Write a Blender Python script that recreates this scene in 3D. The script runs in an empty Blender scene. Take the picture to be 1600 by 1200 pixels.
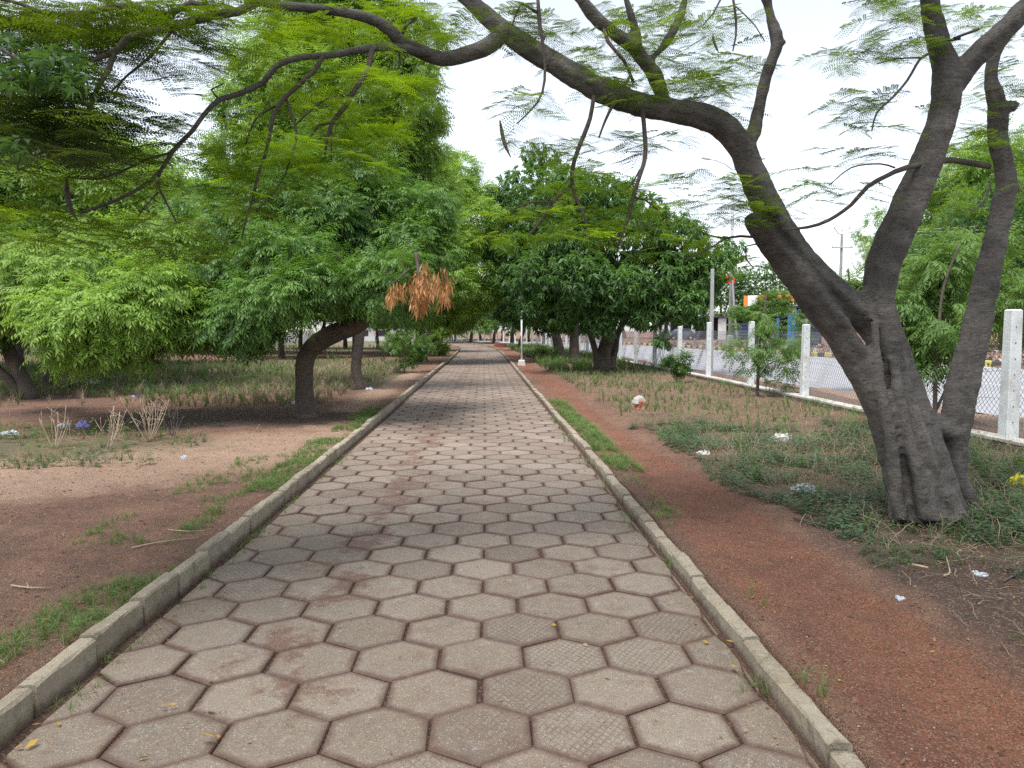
import bpy, math, random
import numpy as np
from mathutils import Vector, Matrix
SC = bpy.context.scene
COL = SC.collection
PI = math.pi
# ------------------------------------------------------------------ camera
PITCH, YAW, CH, FPX = math.radians(3.96), math.radians(1.67), 1.6, 1200.0
cam = bpy.data.objects.new('camera', bpy.data.cameras.new('camera'))
COL.objects.link(cam)
cam.data.sensor_width = 36; cam.data.lens = 27; cam.data.clip_start = 0.05; cam.data.clip_end = 3000
cam.location = (0, 0, CH); cam.rotation_euler = (PI/2-PITCH, 0, -YAW)
SC.camera = cam
# ------------------------------------------------------------------ world and sun (bright overcast)
SUN_EL, SUN_AZ = math.radians(70), math.radians(215)      # azimuth from +Y clockwise
w = bpy.data.worlds.new('World'); SC.world = w; w.use_nodes = True
nt = w.node_tree; nt.nodes.clear()
sky = nt.nodes.new('ShaderNodeTexSky'); sky.sky_type = 'NISHITA'; sky.sun_disc = False
sky.sun_elevation = SUN_EL; sky.sun_rotation = SUN_AZ; sky.dust_density = 1.2; sky.air_density = 1.0
hs = nt.nodes.new('ShaderNodeHueSaturation'); hs.inputs['Saturation'].default_value = 0.38
hs.inputs['Value'].default_value = 1.0
bg = nt.nodes.new('ShaderNodeBackground'); bg.inputs['Strength'].default_value = 0.12
ow = nt.nodes.new('ShaderNodeOutputWorld')
nt.links.new(sky.outputs[0], hs.inputs['Color']); nt.links.new(hs.outputs[0], bg.inputs[0]); nt.links.new(bg.outputs[0], ow.inputs[0])
sl = bpy.data.lights.new('sun', 'SUN'); sl.energy = 2.0; sl.angle = math.radians(28); sl.color = (1, .98, .95)
so = bpy.data.objects.new('sun', sl); COL.objects.link(so)
sd = Vector((math.sin(SUN_AZ)*math.cos(SUN_EL), math.cos(SUN_AZ)*math.cos(SUN_EL), math.sin(SUN_EL)))
so.rotation_euler = sd.to_track_quat('Z', 'Y').to_euler()
SC.view_settings.view_transform = 'Standard'; SC.view_settings.look = 'None'
SC.view_settings.exposure = 1.42; SC.view_settings.gamma = 1
SC.cycles.max_bounces = 7; SC.cycles.diffuse_bounces = 2; SC.cycles.transmission_bounces = 3
SC.cycles.sample_clamp_indirect = 6; SC.cycles.use_denoising = False

# ------------------------------------------------------------------ pixel (1600x1200) -> world helpers
FW = np.array([math.sin(YAW)*math.cos(PITCH), math.cos(YAW)*math.cos(PITCH), -math.sin(PITCH)])
RT = np.array([math.cos(YAW), -math.sin(YAW), 0.0])
UP = np.cross(RT, FW)
CAM = np.array([0, 0, CH])
def P(px, py, d):
    return CAM + (FW + RT*((px-800)/FPX) - UP*((py-600)/FPX))*d
def G(px, py, z=0.07):
    r = FW + RT*((px-800)/FPX) - UP*((py-600)/FPX)
    return CAM + r*((z-CH)/r[2])

rng = np.random.default_rng(7)
# ------------------------------------------------------------------ mesh helpers
def mesh_np(name, V, F, mat=None, smooth=False, attrs=None, parent=None, midx=None):
    """V (n,3), F (m,k) same-size faces"""
    V = np.ascontiguousarray(V, dtype=np.float32); F = np.ascontiguousarray(F, dtype=np.int32)
    me = bpy.data.meshes.new(name)
    m, k = F.shape
    me.vertices.add(len(V)); me.vertices.foreach_set('co', V.ravel())
    me.loops.add(m*k); me.loops.foreach_set('vertex_index', F.ravel())
    me.polygons.add(m); me.polygons.foreach_set('loop_start', np.arange(0, m*k, k, dtype=np.int32))
    try: me.polygons.foreach_set('loop_total', np.full(m, k, dtype=np.int32))
    except Exception: pass
    me.update(calc_edges=True)
    me.polygons.foreach_set('use_smooth', np.full(m, smooth))
    for a, val in (attrs or {}).items():
        at = me.attributes.new(a, 'FLOAT', 'POINT'); at.data.foreach_set('value', np.asarray(val, dtype=np.float32))
    for mt in (mat if isinstance(mat, (list, tuple)) else [mat]):
        if mt: me.materials.append(mt)
    if midx is not None: me.polygons.foreach_set('material_index', np.asarray(midx, dtype=np.int32))
    o = bpy.data.objects.new(name, me); COL.objects.link(o)
    if parent: o.parent = parent
    return o
class MB:
    """collects shapes into one mesh"""
    def __init__(s): s.v = []; s.f = []; s.m = []
    def add(s, vs, fs, mi=0):
        b = len(s.v); s.v += [tuple(map(float, v)) for v in vs]; s.f += [tuple(b+int(i) for i in f) for f in fs]; s.m += [mi]*len(fs)
        return s
    def box(s, c, d, rz=0, taper=1.0, mi=0, rx=0, ry=0, bev=0.0):
        M = Matrix.Translation(Vector(c)) @ Matrix.Rotation(rz, 4, 'Z') @ Matrix.Rotation(ry, 4, 'Y') @ Matrix.Rotation(rx, 4, 'X')
        hx, hy, hz = d[0]/2, d[1]/2, d[2]/2
        if bev <= 0:
            pts = [(sx*hx*(taper if sz > 0 else 1), sy*hy*(taper if sz > 0 else 1), sz*hz) for sz in (-1, 1) for sx, sy in ((-1, -1), (1, -1), (1, 1), (-1, 1))]
            return s.add([M @ Vector(p) for p in pts], [(3, 2, 1, 0), (4, 5, 6, 7), (0, 1, 5, 4), (1, 2, 6, 5), (2, 3, 7, 6), (3, 0, 4, 7)], mi)
        pts = []; rings = [(-hz, 0, 1), (hz-bev, 0, taper), (hz, bev, taper)]
        for z, b, t in rings:
            X, Y = hx*t-b, hy*t-b; c2 = bev*.8
            pts += [(-X+c2, -Y, z), (X-c2, -Y, z), (X, -Y+c2, z), (X, Y-c2, z), (X-c2, Y, z), (-X+c2, Y, z), (-X, Y-c2, z), (-X, -Y+c2, z)]
        fs = [tuple(range(7, -1, -1)), tuple(range(16, 24))]
        for r in range(2):
            for i in range(8):
                j = (i+1) % 8; fs.append((r*8+i, r*8+j, r*8+8+j, r*8+8+i))
        return s.add([M @ Vector(p) for p in pts], fs, mi)
    def tube(s, pts, rad, n=8, mi=0, cap=True):
        V, F = tube_np(np.array(pts, float), np.array(rad, float) if np.ndim(rad) else np.full(len(pts), rad), n, res=0, caps=False)
        s.add(V, F, mi)
        if cap: 
            b = len(s.v)-len(V); s.f += [tuple(b+i for i in range(n))[::-1], tuple(b+len(V)-n+i for i in range(n))]; s.m += [mi, mi]
        return s
    def disc(s, c, axis, r, t, n=16, mi=0):
        a = Vector(axis).normalized(); c = Vector(c)
        return s.tube([c-a*t/2, c+a*t/2], [r, r], n, mi)
    def build(s, name, mat, parent=None, smooth=False):
        me = bpy.data.meshes.new(name); me.from_pydata(s.v, [], s.f)
        for m in (mat if isinstance(mat, (list, tuple)) else [mat]): me.materials.append(m)
        me.polygons.foreach_set('material_index', s.m)
        if smooth: me.polygons.foreach_set('use_smooth', [True]*len(s.f))
        me.update()
        o = bpy.data.objects.new(name, me); COL.objects.link(o)
        if parent: o.parent = parent
        return o
def resample(pts, rad, step):
    pts = np.asarray(pts, float); rad = np.asarray(rad, float)
    if len(pts) < 3: 
        t = np.linspace(0, 1, max(2, int(np.linalg.norm(pts[1]-pts[0])/step)))[:, None]
        return pts[0]*(1-t)+pts[1]*t, rad[0]*(1-t[:, 0])+rad[1]*t[:, 0]
    Q = np.vstack([2*pts[0]-pts[1], pts, 2*pts[-1]-pts[-2]]); R = np.concatenate([[rad[0]], rad, [rad[-1]]])
    op, orr = [], []
    for i in range(1, len(Q)-2):
        n = max(1, int(np.linalg.norm(Q[i+1]-Q[i])/step))
        for k in range(n):
            t = k/n
            op.append(.5*((2*Q[i])+(-Q[i-1]+Q[i+1])*t+(2*Q[i-1]-5*Q[i]+4*Q[i+1]-Q[i+2])*t*t+(-Q[i-1]+3*Q[i]-3*Q[i+1]+Q[i+2])*t**3))
            orr.append(R[i]*(1-t)+R[i+1]*t)
    op.append(Q[-2]); orr.append(R[-2])
    return np.array(op), np.array(orr)
def tube_np(pts, rad, n=8, res=0.12, wob=0.0, flute=0.0, seed=0, caps=True):
    if res: pts, rad = resample(pts, rad, res)
    T = np.gradient(pts, axis=0); T /= np.linalg.norm(T, axis=1)[:, None]+1e-9
    a = np.array([1., 0, 0]) if abs(T[0][0]) < .8 else np.array([0, 1., 0])
    N = np.zeros_like(T); v = a-T[0]*a.dot(T[0])
    for i in range(len(T)):
        v = v-T[i]*v.dot(T[i]); v /= np.linalg.norm(v)+1e-9; N[i] = v
    B = np.cross(T, N)
    r_ = np.random.default_rng(seed)
    ang = np.linspace(0, 2*PI, n, endpoint=False)
    rr = rad[:, None]*np.ones(n)[None]
    if flute: 
        for k in (2, 3, 5): rr = rr*(1+flute*np.sin(k*ang[None]+r_.uniform(0, 6)+np.arange(len(pts))[:, None]*r_.uniform(-.05, .05)))
    if wob: rr = rr*(1+wob*r_.standard_normal(rr.shape))
    V = pts[:, None]+rr[..., None]*(np.cos(ang)[None, :, None]*N[:, None]+np.sin(ang)[None, :, None]*B[:, None])
    V = V.reshape(-1, 3)
    i = np.arange(len(pts)-1)[:, None]*n; j = np.arange(n)[None]; j2 = (j+1) % n
    F = np.stack([i+j, i+j2, i+n+j2, i+n+j], -1).reshape(-1, 4)
    if n % 2 == 0 and caps:
        m = len(V); V = np.vstack([V, pts[:1], pts[-1:]]); e = (len(pts)-1)*n
        F = np.vstack([F, [(m, (k+2) % n, k+1, k) for k in range(0, n, 2)], [(m+1, e+k, e+k+1, e+(k+2) % n) for k in range(0, n, 2)]])
    return V, F
def join(parts):
    Vs, Fs, b = [], [], 0
    for V, F in parts: Vs.append(V); Fs.append(F+b); b += len(V)
    return np.vstack(Vs), np.vstack(Fs)
def vnoise(x, y, s, seed=0):
    """smooth 2-D value noise, 0..1"""
    r = np.random.default_rng(seed); g = r.random((256, 256))
    X = np.asarray(x)/s+500; Y = np.asarray(y)/s+500
    xi = np.floor(X).astype(int); yi = np.floor(Y).astype(int); fx = X-xi; fy = Y-yi
    fx = fx*fx*(3-2*fx); fy = fy*fy*(3-2*fy)
    a = g[xi % 256, yi % 256]; b = g[(xi+1) % 256, yi % 256]; c = g[xi % 256, (yi+1) % 256]; d = g[(xi+1) % 256, (yi+1) % 256]
    return (a*(1-fx)+b*fx)*(1-fy)+(c*(1-fx)+d*fx)*fy
def sstep(a, b, x): 
    t = np.clip((np.asarray(x, float)-a)/(b-a), 0, 1); return t*t*(3-2*t)

def tag(o, label=None, cat=None, group=None, kind=None):
    for k, v in (('label', label), ('category', cat), ('group', group), ('kind', kind)):
        if v: o[k] = v
    return o
def empty(name, loc, label, cat, group=None, rz=0):
    o = bpy.data.objects.new(name, None); COL.objects.link(o); o.location = tuple(float(v) for v in loc); o.rotation_euler.z = rz
    o.empty_display_size = .2
    return tag(o, label, cat, group)
def copy_tree(o, parent=None):
    c = o.copy(); COL.objects.link(c)
    if parent: c.parent = parent
    for ch in list(o.children): copy_tree(ch, c)
    return c

# ------------------------------------------------------------------ material helpers
class NT:
    def __init__(s, name):
        s.m = bpy.data.materials.new(name); s.m.use_nodes = True; s.t = s.m.node_tree; s.t.nodes.clear()
        s.out = s.t.nodes.new('ShaderNodeOutputMaterial'); s.co = None
    def n(s, ty, ins=None, **kw):
        nd = s.t.nodes.new('ShaderNode'+ty)
        for k, v in kw.items(): setattr(nd, k, v)
        for k, v in (ins or {}).items(): s.set(nd, k, v)
        return nd
    def set(s, nd, k, v):
        i = nd.inputs[k]
        if isinstance(v, bpy.types.NodeSocket): s.t.links.new(v, i)
        elif isinstance(v, bpy.types.Node): s.t.links.new(v.outputs[0], i)
        else:
            if isinstance(v, (tuple, list)) and len(v) == 3 and i.type == 'RGBA': v = (*v, 1)
            i.default_value = v
    def coord(s):
        if not s.co: s.co = s.n('TexCoord').outputs['Object']
        return s.co
    def noise(s, scale, detail=4, rough=.6, vec=None, dist=0, stretch=None):
        v = vec or s.coord()
        if stretch: v = s.n('Mapping', {'Vector': v, 'Scale': stretch}).outputs[0]
        return s.n('TexNoise', {'Vector': v, 'Scale': scale, 'Detail': detail, 'Roughness': rough, 'Distortion': dist}).outputs[0]
    def vor(s, scale, feature='F1', vec=None, out=0, rand=1):
        return s.n('TexVoronoi', {'Vector': vec or s.coord(), 'Scale': scale, 'Randomness': rand}, feature=feature).outputs[out]
    def mr(s, v, a, b, c=0, d=1): return s.n('MapRange', {0: v, 1: a, 2: b, 3: c, 4: d}).outputs[0]
    def mix(s, f, a, b, bt='MIX'):
        nd = s.n('Mix', data_type='RGBA', blend_type=bt); s.set(nd, 0, f); s.set(nd, 6, a); s.set(nd, 7, b); return nd.outputs[2]
    def math(s, op, a, b=0.0): 
        nd = s.n('Math', operation=op); s.set(nd, 0, a); s.set(nd, 1, b); return nd.outputs[0]
    def attr(s, name): return s.n('Attribute', attribute_name=name).outputs['Fac']
    def bump(s, h, strength=.5, dist=.01, nrm=None):
        ins = {'Height': h, 'Strength': strength, 'Distance': dist}
        if nrm: ins['Normal'] = nrm
        return s.n('Bump', ins).outputs[0]
    def pbsdf(s, col, rough=.8, nrm=None, **kw):
        ins = {'Base Color': col, 'Roughness': rough}
        if nrm is not None: ins['Normal'] = nrm
        ins.update(kw)
        return s.n('BsdfPrincipled', ins)
    def fin(s, sh): s.t.links.new(sh.outputs[0], s.out.inputs[0]); return s.m
def plain(name, col, rough=.7, var=.25, scale=6, bump=.15, metallic=0, dirt=None):
    t = NT(name); f = t.noise(scale, 5, .65)
    c = t.mix(t.mr(f, .3, .7), tuple(v*(1-var) for v in col), tuple(min(1, v*(1+var)) for v in col))
    if dirt: c = t.mix(t.mr(t.noise(scale*.35, 6, .7), .5, .72, 0, .7), c, dirt)
    return t.fin(t.pbsdf(c, rough, t.bump(t.noise(scale*6, 3), bump, .01), Metallic=metallic))
def leaf_mat(name, dark, light, transl=.45, tcol=None, rough=.5, spec=.35, tdrive=False):
    t = NT(name); a = t.attr('tint')
    c = t.mix(a, dark, light)
    if tcol is None: tcol = tuple(min(1, v) for v in (light[0]*1.7, light[1]*1.6, light[2]*.6))
    tc = t.mix(a, tuple(v*.75 for v in tcol), tcol)
    b = t.pbsdf(c, rough); b.inputs['Specular IOR Level'].default_value = spec
    tr = t.n('BsdfTranslucent', {'Color': tc})
    mx = t.n('MixShader', {0: transl if not tdrive else t.mr(a, .1, .8, .12, transl)}); t.t.links.new(b.outputs[0], mx.inputs[1]); t.t.links.new(tr.outputs[0], mx.inputs[2])
    return t.fin(mx)
def bark_mat(name, c1, c2, zs=1.0, ringy=.5, crack=.5, moss=None):
    t = NT(name)
    a = t.noise(2.2, 6, .65, dist=.6); b = t.noise(9, 5, .7, stretch=(1, 1, .45/zs))
    c = t.mix(t.mr(a, .35, .65), c1, c2)
    c = t.mix(t.mr(b, .55, .75, 0, .55), c, tuple(v*.45 for v in c1))
    if moss: c = t.mix(t.mr(t.noise(1.4, 5, .7), .52, .66, 0, .8), c, moss)
    ring = t.noise(9, 3, .6, stretch=(.4, .4, 2.6), dist=1.4)
    ring2 = t.math('ABSOLUTE', t.math('SUBTRACT', ring, .5))
    rl = t.mr(ring2, 0, .022, 1, 0)
    c = t.mix(t.math('MULTIPLY', rl, ringy), c, tuple(v*.35 for v in c1))
    pit = t.mr(t.vor(22), .04, .12, 1, 0)
    c = t.mix(t.math('MULTIPLY', pit, .6), c, tuple(min(1, v*1.5) for v in c2))
    h = t.math('SUBTRACT', t.noise(30, 5, .7, stretch=(1, 1, .4)), t.math('MULTIPLY', rl, .4))
    n1 = t.bump(t.noise(6, 4, .6), .6*crack+.2, .05)
    return t.fin(t.pbsdf(c, .85, t.bump(h, .6, .012, n1)))

# ------------------------------------------------------------------ plan curves (x as a function of y)
def cv(ys, xs): 
    ys = np.array(ys, float); xs = np.array(xs, float)
    def f(y):
        y = np.asarray(y, float); return (np.interp(y-3, ys, xs)+np.interp(y+3, ys, xs)+2*np.interp(y, ys, xs))/4
    return f
XR = cv([-20, 0, 10, 18, 27, 47, 60, 71, 85, 101, 115, 160, 400], [1.24, 1.24, 1.22, 1.15, 1.08, .95, .75, .45, -.7, -3.8, -8, -26, -120])
XL = lambda y: XR(y)-3.12
XF = cv([-20, 0, 25, 37, 56, 70, 80, 90, 101, 115, 160, 400], [6.6, 6.6, 6.55, 6.15, 5.6, 5.2, 3.8, 1.4, -2.2, -7, -25, -118])
RN = cv([-40, 5, 14, 35, 60, 75, 90, 101, 115, 160, 400], [11.5, 10.5, 9.6, 8.25, 7.6, 6.7, 4.4, 1.2, -3.5, -22, -115])
RC = cv([-40, 5, 22, 32.5, 52, 80, 101, 115, 160, 400], [20, 17, 15.2, 13.7, 12.5, 10.5, 6, 2, -17, -110])
RF = cv([-40, 5, 32.5, 50, 82, 101, 115, 160, 400], [29, 26.5, 22.2, 19.6, 17.0, 13, 9, -10, -103])
# ------------------------------------------------------------------ ground height
def H(x, y, rough=1.0):
    x = np.asarray(x, float); y = np.asarray(y, float); u = x-XR(y); xf = XF(y); rn = RN(y); rf = RF(y)
    near = np.clip(1.4-np.hypot(x, y)/60, .25, 1)
    bump_ = rough*near*((vnoise(x, y, 1.3, 1)-.5)*.06+(vnoise(x, y, .35, 2)-.5)*.036+(vnoise(x, y, .13, 3)-.5)*.026)
    z = .068+bump_*np.where(u < 0, 1.0, 1.0)
    z = z-.05*sstep(.25, .6, u)*(1-sstep(.8, 1.3, u))*sstep(0, 3, y)*.8            # worn foot trail
    z = z+.05*sstep(3, 5, u)
    z = np.where((u > -3.12) & (u < 0), -.013+bump_*.10+.02*sstep(.14, 0, -u)*(vnoise(x, y, .4, 8))+.02*sstep(.20, .04, u+3.12)*(vnoise(x, y, .4, 9)), z)
    z = np.where(((u >= 0) & (u < .092)) | ((u <= -3.12) & (u > -3.21)), -.01, z)
    z = np.where(x > xf, .20-.14*sstep(.3, 2.2, x-xf)+bump_*1.2, z)
    z = np.where(x > rn-.25, -.06, z)
    z = np.where(x > rf+.15, .16+.25*sstep(0, 6, x-rf)+bump_*3, z)
    return z
# ------------------------------------------------------------------ materials
def ground_mat():
    t = NT('soil')
    red, tan, green, dark = (t.attr(k) for k in ('red', 'tan', 'green', 'dark'))
    big = t.noise(1.1, 6, .7); med = t.noise(6, 5, .7); fine = t.noise(60, 4, .7)
    grav = t.vor(130, out=1); gsep = t.n('SeparateColor', {0: grav}).outputs[0]
    base = t.mix(t.mr(big, .35, .65), (.150, .070, .042), (.250, .130, .080))
    base = t.mix(t.mr(med, .42, .68, 0, .7), base, (.085, .047, .034))
    redc = t.mix(t.mr(med, .3, .7), (.175, .062, .031), (.255, .098, .050))
    redc = t.mix(t.mr(big, .45, .65, 0, .55), redc, (.085, .032, .020))
    tanc = t.mix(t.mr(med, .3, .7), (.30, .185, .125), (.40, .265, .180))
    grn = t.mix(t.mr(med, .3, .7), (.075, .085, .032), (.12, .115, .05))
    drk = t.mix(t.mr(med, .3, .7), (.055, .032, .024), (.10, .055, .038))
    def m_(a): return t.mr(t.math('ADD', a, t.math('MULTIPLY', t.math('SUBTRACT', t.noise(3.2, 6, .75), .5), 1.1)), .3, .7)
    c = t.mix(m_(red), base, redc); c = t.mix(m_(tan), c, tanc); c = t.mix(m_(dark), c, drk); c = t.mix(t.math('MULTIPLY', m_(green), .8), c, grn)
    # gravel grains: pale, dark and straw bits
    c = t.mix(t.mr(gsep, .84, .88, 0, .4), c, (.38, .27, .18)); c = t.mix(t.mr(gsep, .16, .12, 0, .65), c, (.045, .028, .022))
    c = t.mix(t.mr(fine, .3, .7, 0, .35), c, (.08, .05, .035), 'MULTIPLY') if False else c
    d = t.vor(130)
    h = t.math('ADD', t.math('MULTIPLY', d, -.8), t.noise(25, 5, .75))
    return t.fin(t.pbsdf(c, .95, t.bump(h, .9, .02)))
def paver_mat():
    t = NT('paver_concrete'); r = t.attr('rnd'); r2 = t.attr('rndb')
    big = t.noise(.9, 5, .65); med = t.noise(7, 6, .7); fine = t.noise(160, 3, .7)
    c = t.mix(r, (.143, .109, .083), (.250, .204, .163))
    c = t.mix(t.mr(med, .35, .7, 0, .6), c, (.27, .205, .145))
    c = t.mix(t.mr(t.noise(11, 6, .75, dist=1.5), .55, .72, 0, .6), c, (.38, .345, .31))
    c = t.mix(t.mr(t.noise(3.3, 6, .75), .55, .68, 0, .75), c, (.17, .105, .072))
    sx = t.n('SeparateXYZ', {0: t.coord()}); bx = t.math('ABSOLUTE', t.math('ADD', sx.outputs[0], .95))
    band = t.mr(t.math('SUBTRACT', t.noise(1.7, 5, .75), t.math('MULTIPLY', bx, .34)), .45, .53, 0, .85)
    c = t.mix(t.math('MULTIPLY', band, t.mr(t.noise(5, 5, .75), .34, .50)), c, (.13, .058, .036))
    stain = t.mr(t.noise(.55, 5, .7), .50, .62, 0, .6)
    c = t.mix(t.math('MULTIPLY', stain, t.mr(med, .35, .6)), c, (.12, .060, .04))
    c = t.mix(t.mr(fine, .35, .7, .0, .35), c, (.12, .095, .08))
    spk = t.vor(260, out=1); ss = t.n('SeparateColor', {0: spk}).outputs[1]
    c = t.mix(t.mr(ss, .95, .97, 0, .5), c, (.55, .50, .42)); c = t.mix(t.mr(ss, .06, .03, 0, .8), c, (.07, .05, .045))
    crk = t.vor(2.1, 'DISTANCE_TO_EDGE', t.n('VectorMath', {0: t.coord(), 1: t.n('Vector' if False else 'TexNoise', {'Vector': t.coord(), 'Scale': 9.0}).outputs['Color']}, operation='ADD').outputs[0])
    crm = t.math('MULTIPLY', t.mr(crk, .002, .006, 1, 0), t.mr(t.noise(.8, 3, .5), .56, .60)); c = t.mix(crm, c, (.05, .03, .024))
    edge = t.attr('edge'); c = t.mix(t.mr(t.math('ADD', edge, t.math('MULTIPLY', t.noise(14, 4, .7), .8)), .9, 1.4, 0, .85), c, (.095, .050, .036))
    # stamped diamond pattern, worn away on many of the pavers
    co = t.coord()
    def grid(ang):
        mp = t.n('Mapping', {'Vector': co, 'Rotation': (0, 0, ang), 'Scale': (1, 1, 0)}).outputs[0]
        wv = t.n('TexWave', {'Vector': mp, 'Scale': 10.5, 'Distortion': .35, 'Detail': 2, 'Detail Scale': 2.5}).outputs['Fac']
        return t.mr(wv, 0, .14, 1, 0)
    gr = t.math('MAXIMUM', grid(math.radians(33)), grid(math.radians(-38)))
    on = t.math('MULTIPLY', t.mr(t.math('ADD', r2, t.math('MULTIPLY', t.math('SUBTRACT', t.noise(7, 4, .6), .5), 1.3)), .62, .9), t.mr(edge, .85, .6))
    g = t.math('MULTIPLY', gr, on)
    c = t.mix(t.math('MULTIPLY', g, .38), c, (.10, .075, .06))
    h = t.math('SUBTRACT', t.math('MULTIPLY', t.noise(85, 5, .75), .35), g)
    n1 = t.bump(t.noise(9, 5, .7), .55, .02)
    return t.fin(t.pbsdf(c, t.mr(med, .3, .7, .62, .85), t.bump(h, .65, .006, n1)))
M = {}
M['soil'] = ground_mat(); M['paver'] = paver_mat()
def kerb_mat():
    t = NT('kerb_concrete'); r = t.attr('rnd')
    c = t.mix(r, (.21, .165, .115), (.32, .27, .20))
    c = t.mix(t.mr(t.noise(8, 6, .75), .45, .7, 0, .7), c, (.38, .345, .28))
    c = t.mix(t.mr(t.noise(5, 6, .75, dist=1), .55, .66, 0, .8), c, (.10, .085, .065))
    c = t.mix(t.mr(t.noise(17, 5, .8), .56, .66, 0, .8), c, (.16, .13, .08))
    z = t.n('SeparateXYZ', {0: t.coord()}).outputs[2]
    lo = t.math('ADD', z, t.math('MULTIPLY', t.math('SUBTRACT', t.noise(9, 4, .7), .5), .09))
    c = t.mix(t.mr(lo, .055, .01, 0, .85), c, (.10, .06, .042))
    h = t.math('ADD', t.noise(45, 5, .75), t.math('MULTIPLY', t.noise(9, 4, .7), 1.5))
    return t.fin(t.pbsdf(c, .9, t.bump(h, .9, .012)))
M['kerb'] = kerb_mat()
def asphalt():
    t = NT('asphalt'); c = t.mix(t.mr(t.noise(.5, 5, .6), .3, .7), (.27, .27, .285), (.33, .33, .345))
    c = t.mix(t.mr(t.noise(30, 4, .7), .4, .7, 0, .4), c, (.20, .20, .21))
    return t.fin(t.pbsdf(c, .75, t.bump(t.noise(60, 3), .4, .01)))
M['asphalt'] = asphalt()
M['roadpaint'] = plain('road_paint', (.62, .62, .60), .6, .12, 8)
M['white_concrete'] = plain('whitewashed_concrete', (.58, .60, .60), .85, .14, 6, .4, dirt=(.30, .28, .24))
M['wall_conc'] = plain('old_wall_concrete', (.23, .20, .16), .9, .35, 4, .6, dirt=(.07, .06, .045))
M['coping'] = plain('coping_concrete', (.42, .40, .36), .9, .25, 5, .5, dirt=(.2, .17, .13))
M['wire'] = plain('galvanised_wire', (.30, .31, .32), .5, .15, 20, 0, metallic=.6)
M['yellow'] = plain('yellow_kerb_paint', (.55, .48, .14), .8, .25, 6, .3, dirt=(.2, .17, .1))
M['black'] = plain('black_kerb_paint', (.07, .07, .07), .8, .3, 6, .3)
M['grey_metal'] = plain('weathered_grey_metal', (.42, .43, .44), .6, .15, 5, .1, metallic=.3)
M['concrete'] = plain('grey_concrete', (.32, .32, .31), .9, .2, 4, .4)
M['dark'] = plain('dark_paint_and_shade', (.035, .038, .05), .7, .3, 2)
M['glass'] = plain('dark_glass', (.02, .022, .025), .12, .1, 2, 0)
M['rubber'] = plain('tyre_rubber', (.025, .025, .025), .8, .1, 2)
M['chrome'] = plain('wheel_alloy', (.5, .5, .5), .35, .1, 2, 0, metallic=.7)

# ------------------------------------------------------------------ ground: one sheet to the horizon
xs = np.concatenate([-np.geomspace(900, 32, 16), np.arange(-30, -9, .6), np.arange(-9, -3.26, .075), [-3.22, -3.205, -3.13, -3.11, -3.06], np.arange(-2.95, -.1, .19),
                     [-.08, -.03, .01, .085, .10], np.arange(.15, 8.2, .075), np.arange(8.4, 40, .6), np.geomspace(42, 900, 16)])
ys = np.concatenate([-np.geomspace(900, 5, 10), np.arange(-4, 2, .3), np.arange(2, 13, .075), np.arange(13, 26, .16), np.arange(26, 60, .6), np.arange(60, 130, 1.5), np.geomspace(132, 1500, 22)])
U_, Y_ = np.meshgrid(xs, ys)
X_ = U_+XR(Y_)*np.clip(1.6-np.abs(U_)/60, 0, 1)*(Y_ < 130)
Z_ = H(X_, Y_)
u = X_-XR(Y_)
red = np.exp(-((u-(.50+.12*sstep(4, 9, Y_)+.12*np.sin(Y_*.35)))/(.46-.08*sstep(5, 9, Y_)))**4)*(1-.35*sstep(60, 110, Y_))
red = np.maximum(red, .9*((X_ < -14) & (Y_ > 60) & (Y_ < 100)))
tan = np.exp(-((Y_-(10.9+(X_+2.0)*.9))/2.3)**2)*(u < -3.2)*.95
tan = np.maximum(tan, .95*np.exp(-((Y_-33-(X_+10)*.15)/5.5)**4)*(X_ < -6.5))
tan = np.maximum(tan, .8*np.exp(-((u+3.9)/.5)**2)*(Y_ > 12)*(Y_ < 30))
tan = np.maximum(tan, .8*(X_ > XF(Y_)+1.5)*(X_ < RN(Y_)+.2)); tan = np.maximum(tan, .25*(X_ > RF(Y_)))
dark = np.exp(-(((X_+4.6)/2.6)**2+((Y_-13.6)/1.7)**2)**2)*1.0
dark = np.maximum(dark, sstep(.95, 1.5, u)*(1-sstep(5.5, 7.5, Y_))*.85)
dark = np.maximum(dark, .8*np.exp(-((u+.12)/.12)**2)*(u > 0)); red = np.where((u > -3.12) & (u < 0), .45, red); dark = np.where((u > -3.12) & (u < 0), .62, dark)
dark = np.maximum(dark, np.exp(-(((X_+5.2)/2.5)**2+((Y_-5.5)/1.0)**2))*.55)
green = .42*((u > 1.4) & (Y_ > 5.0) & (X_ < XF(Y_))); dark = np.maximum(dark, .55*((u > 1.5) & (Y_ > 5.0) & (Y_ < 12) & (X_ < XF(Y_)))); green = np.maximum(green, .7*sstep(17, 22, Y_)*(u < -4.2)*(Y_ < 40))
green = np.maximum(green, .75*sstep(50, 60, Y_)*(X_ < -4))
green = np.maximum(green, .75*np.exp(-(((X_+6)/3)**2+((Y_-10.4)/1.3)**2))); green = np.where(u < -3.12, np.maximum(green, .35*np.exp(-((u+3.35)/.18)**2)), green)
ny, nx = X_.shape
idx = np.arange(ny*nx).reshape(ny, nx)
F_ = np.stack([idx[:-1, :-1], idx[:-1, 1:], idx[1:, 1:], idx[1:, :-1]], -1).reshape(-1, 4)
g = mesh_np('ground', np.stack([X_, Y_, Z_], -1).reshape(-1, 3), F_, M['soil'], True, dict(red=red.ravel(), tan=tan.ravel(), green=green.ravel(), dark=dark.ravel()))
tag(g, kind='structure')

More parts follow.
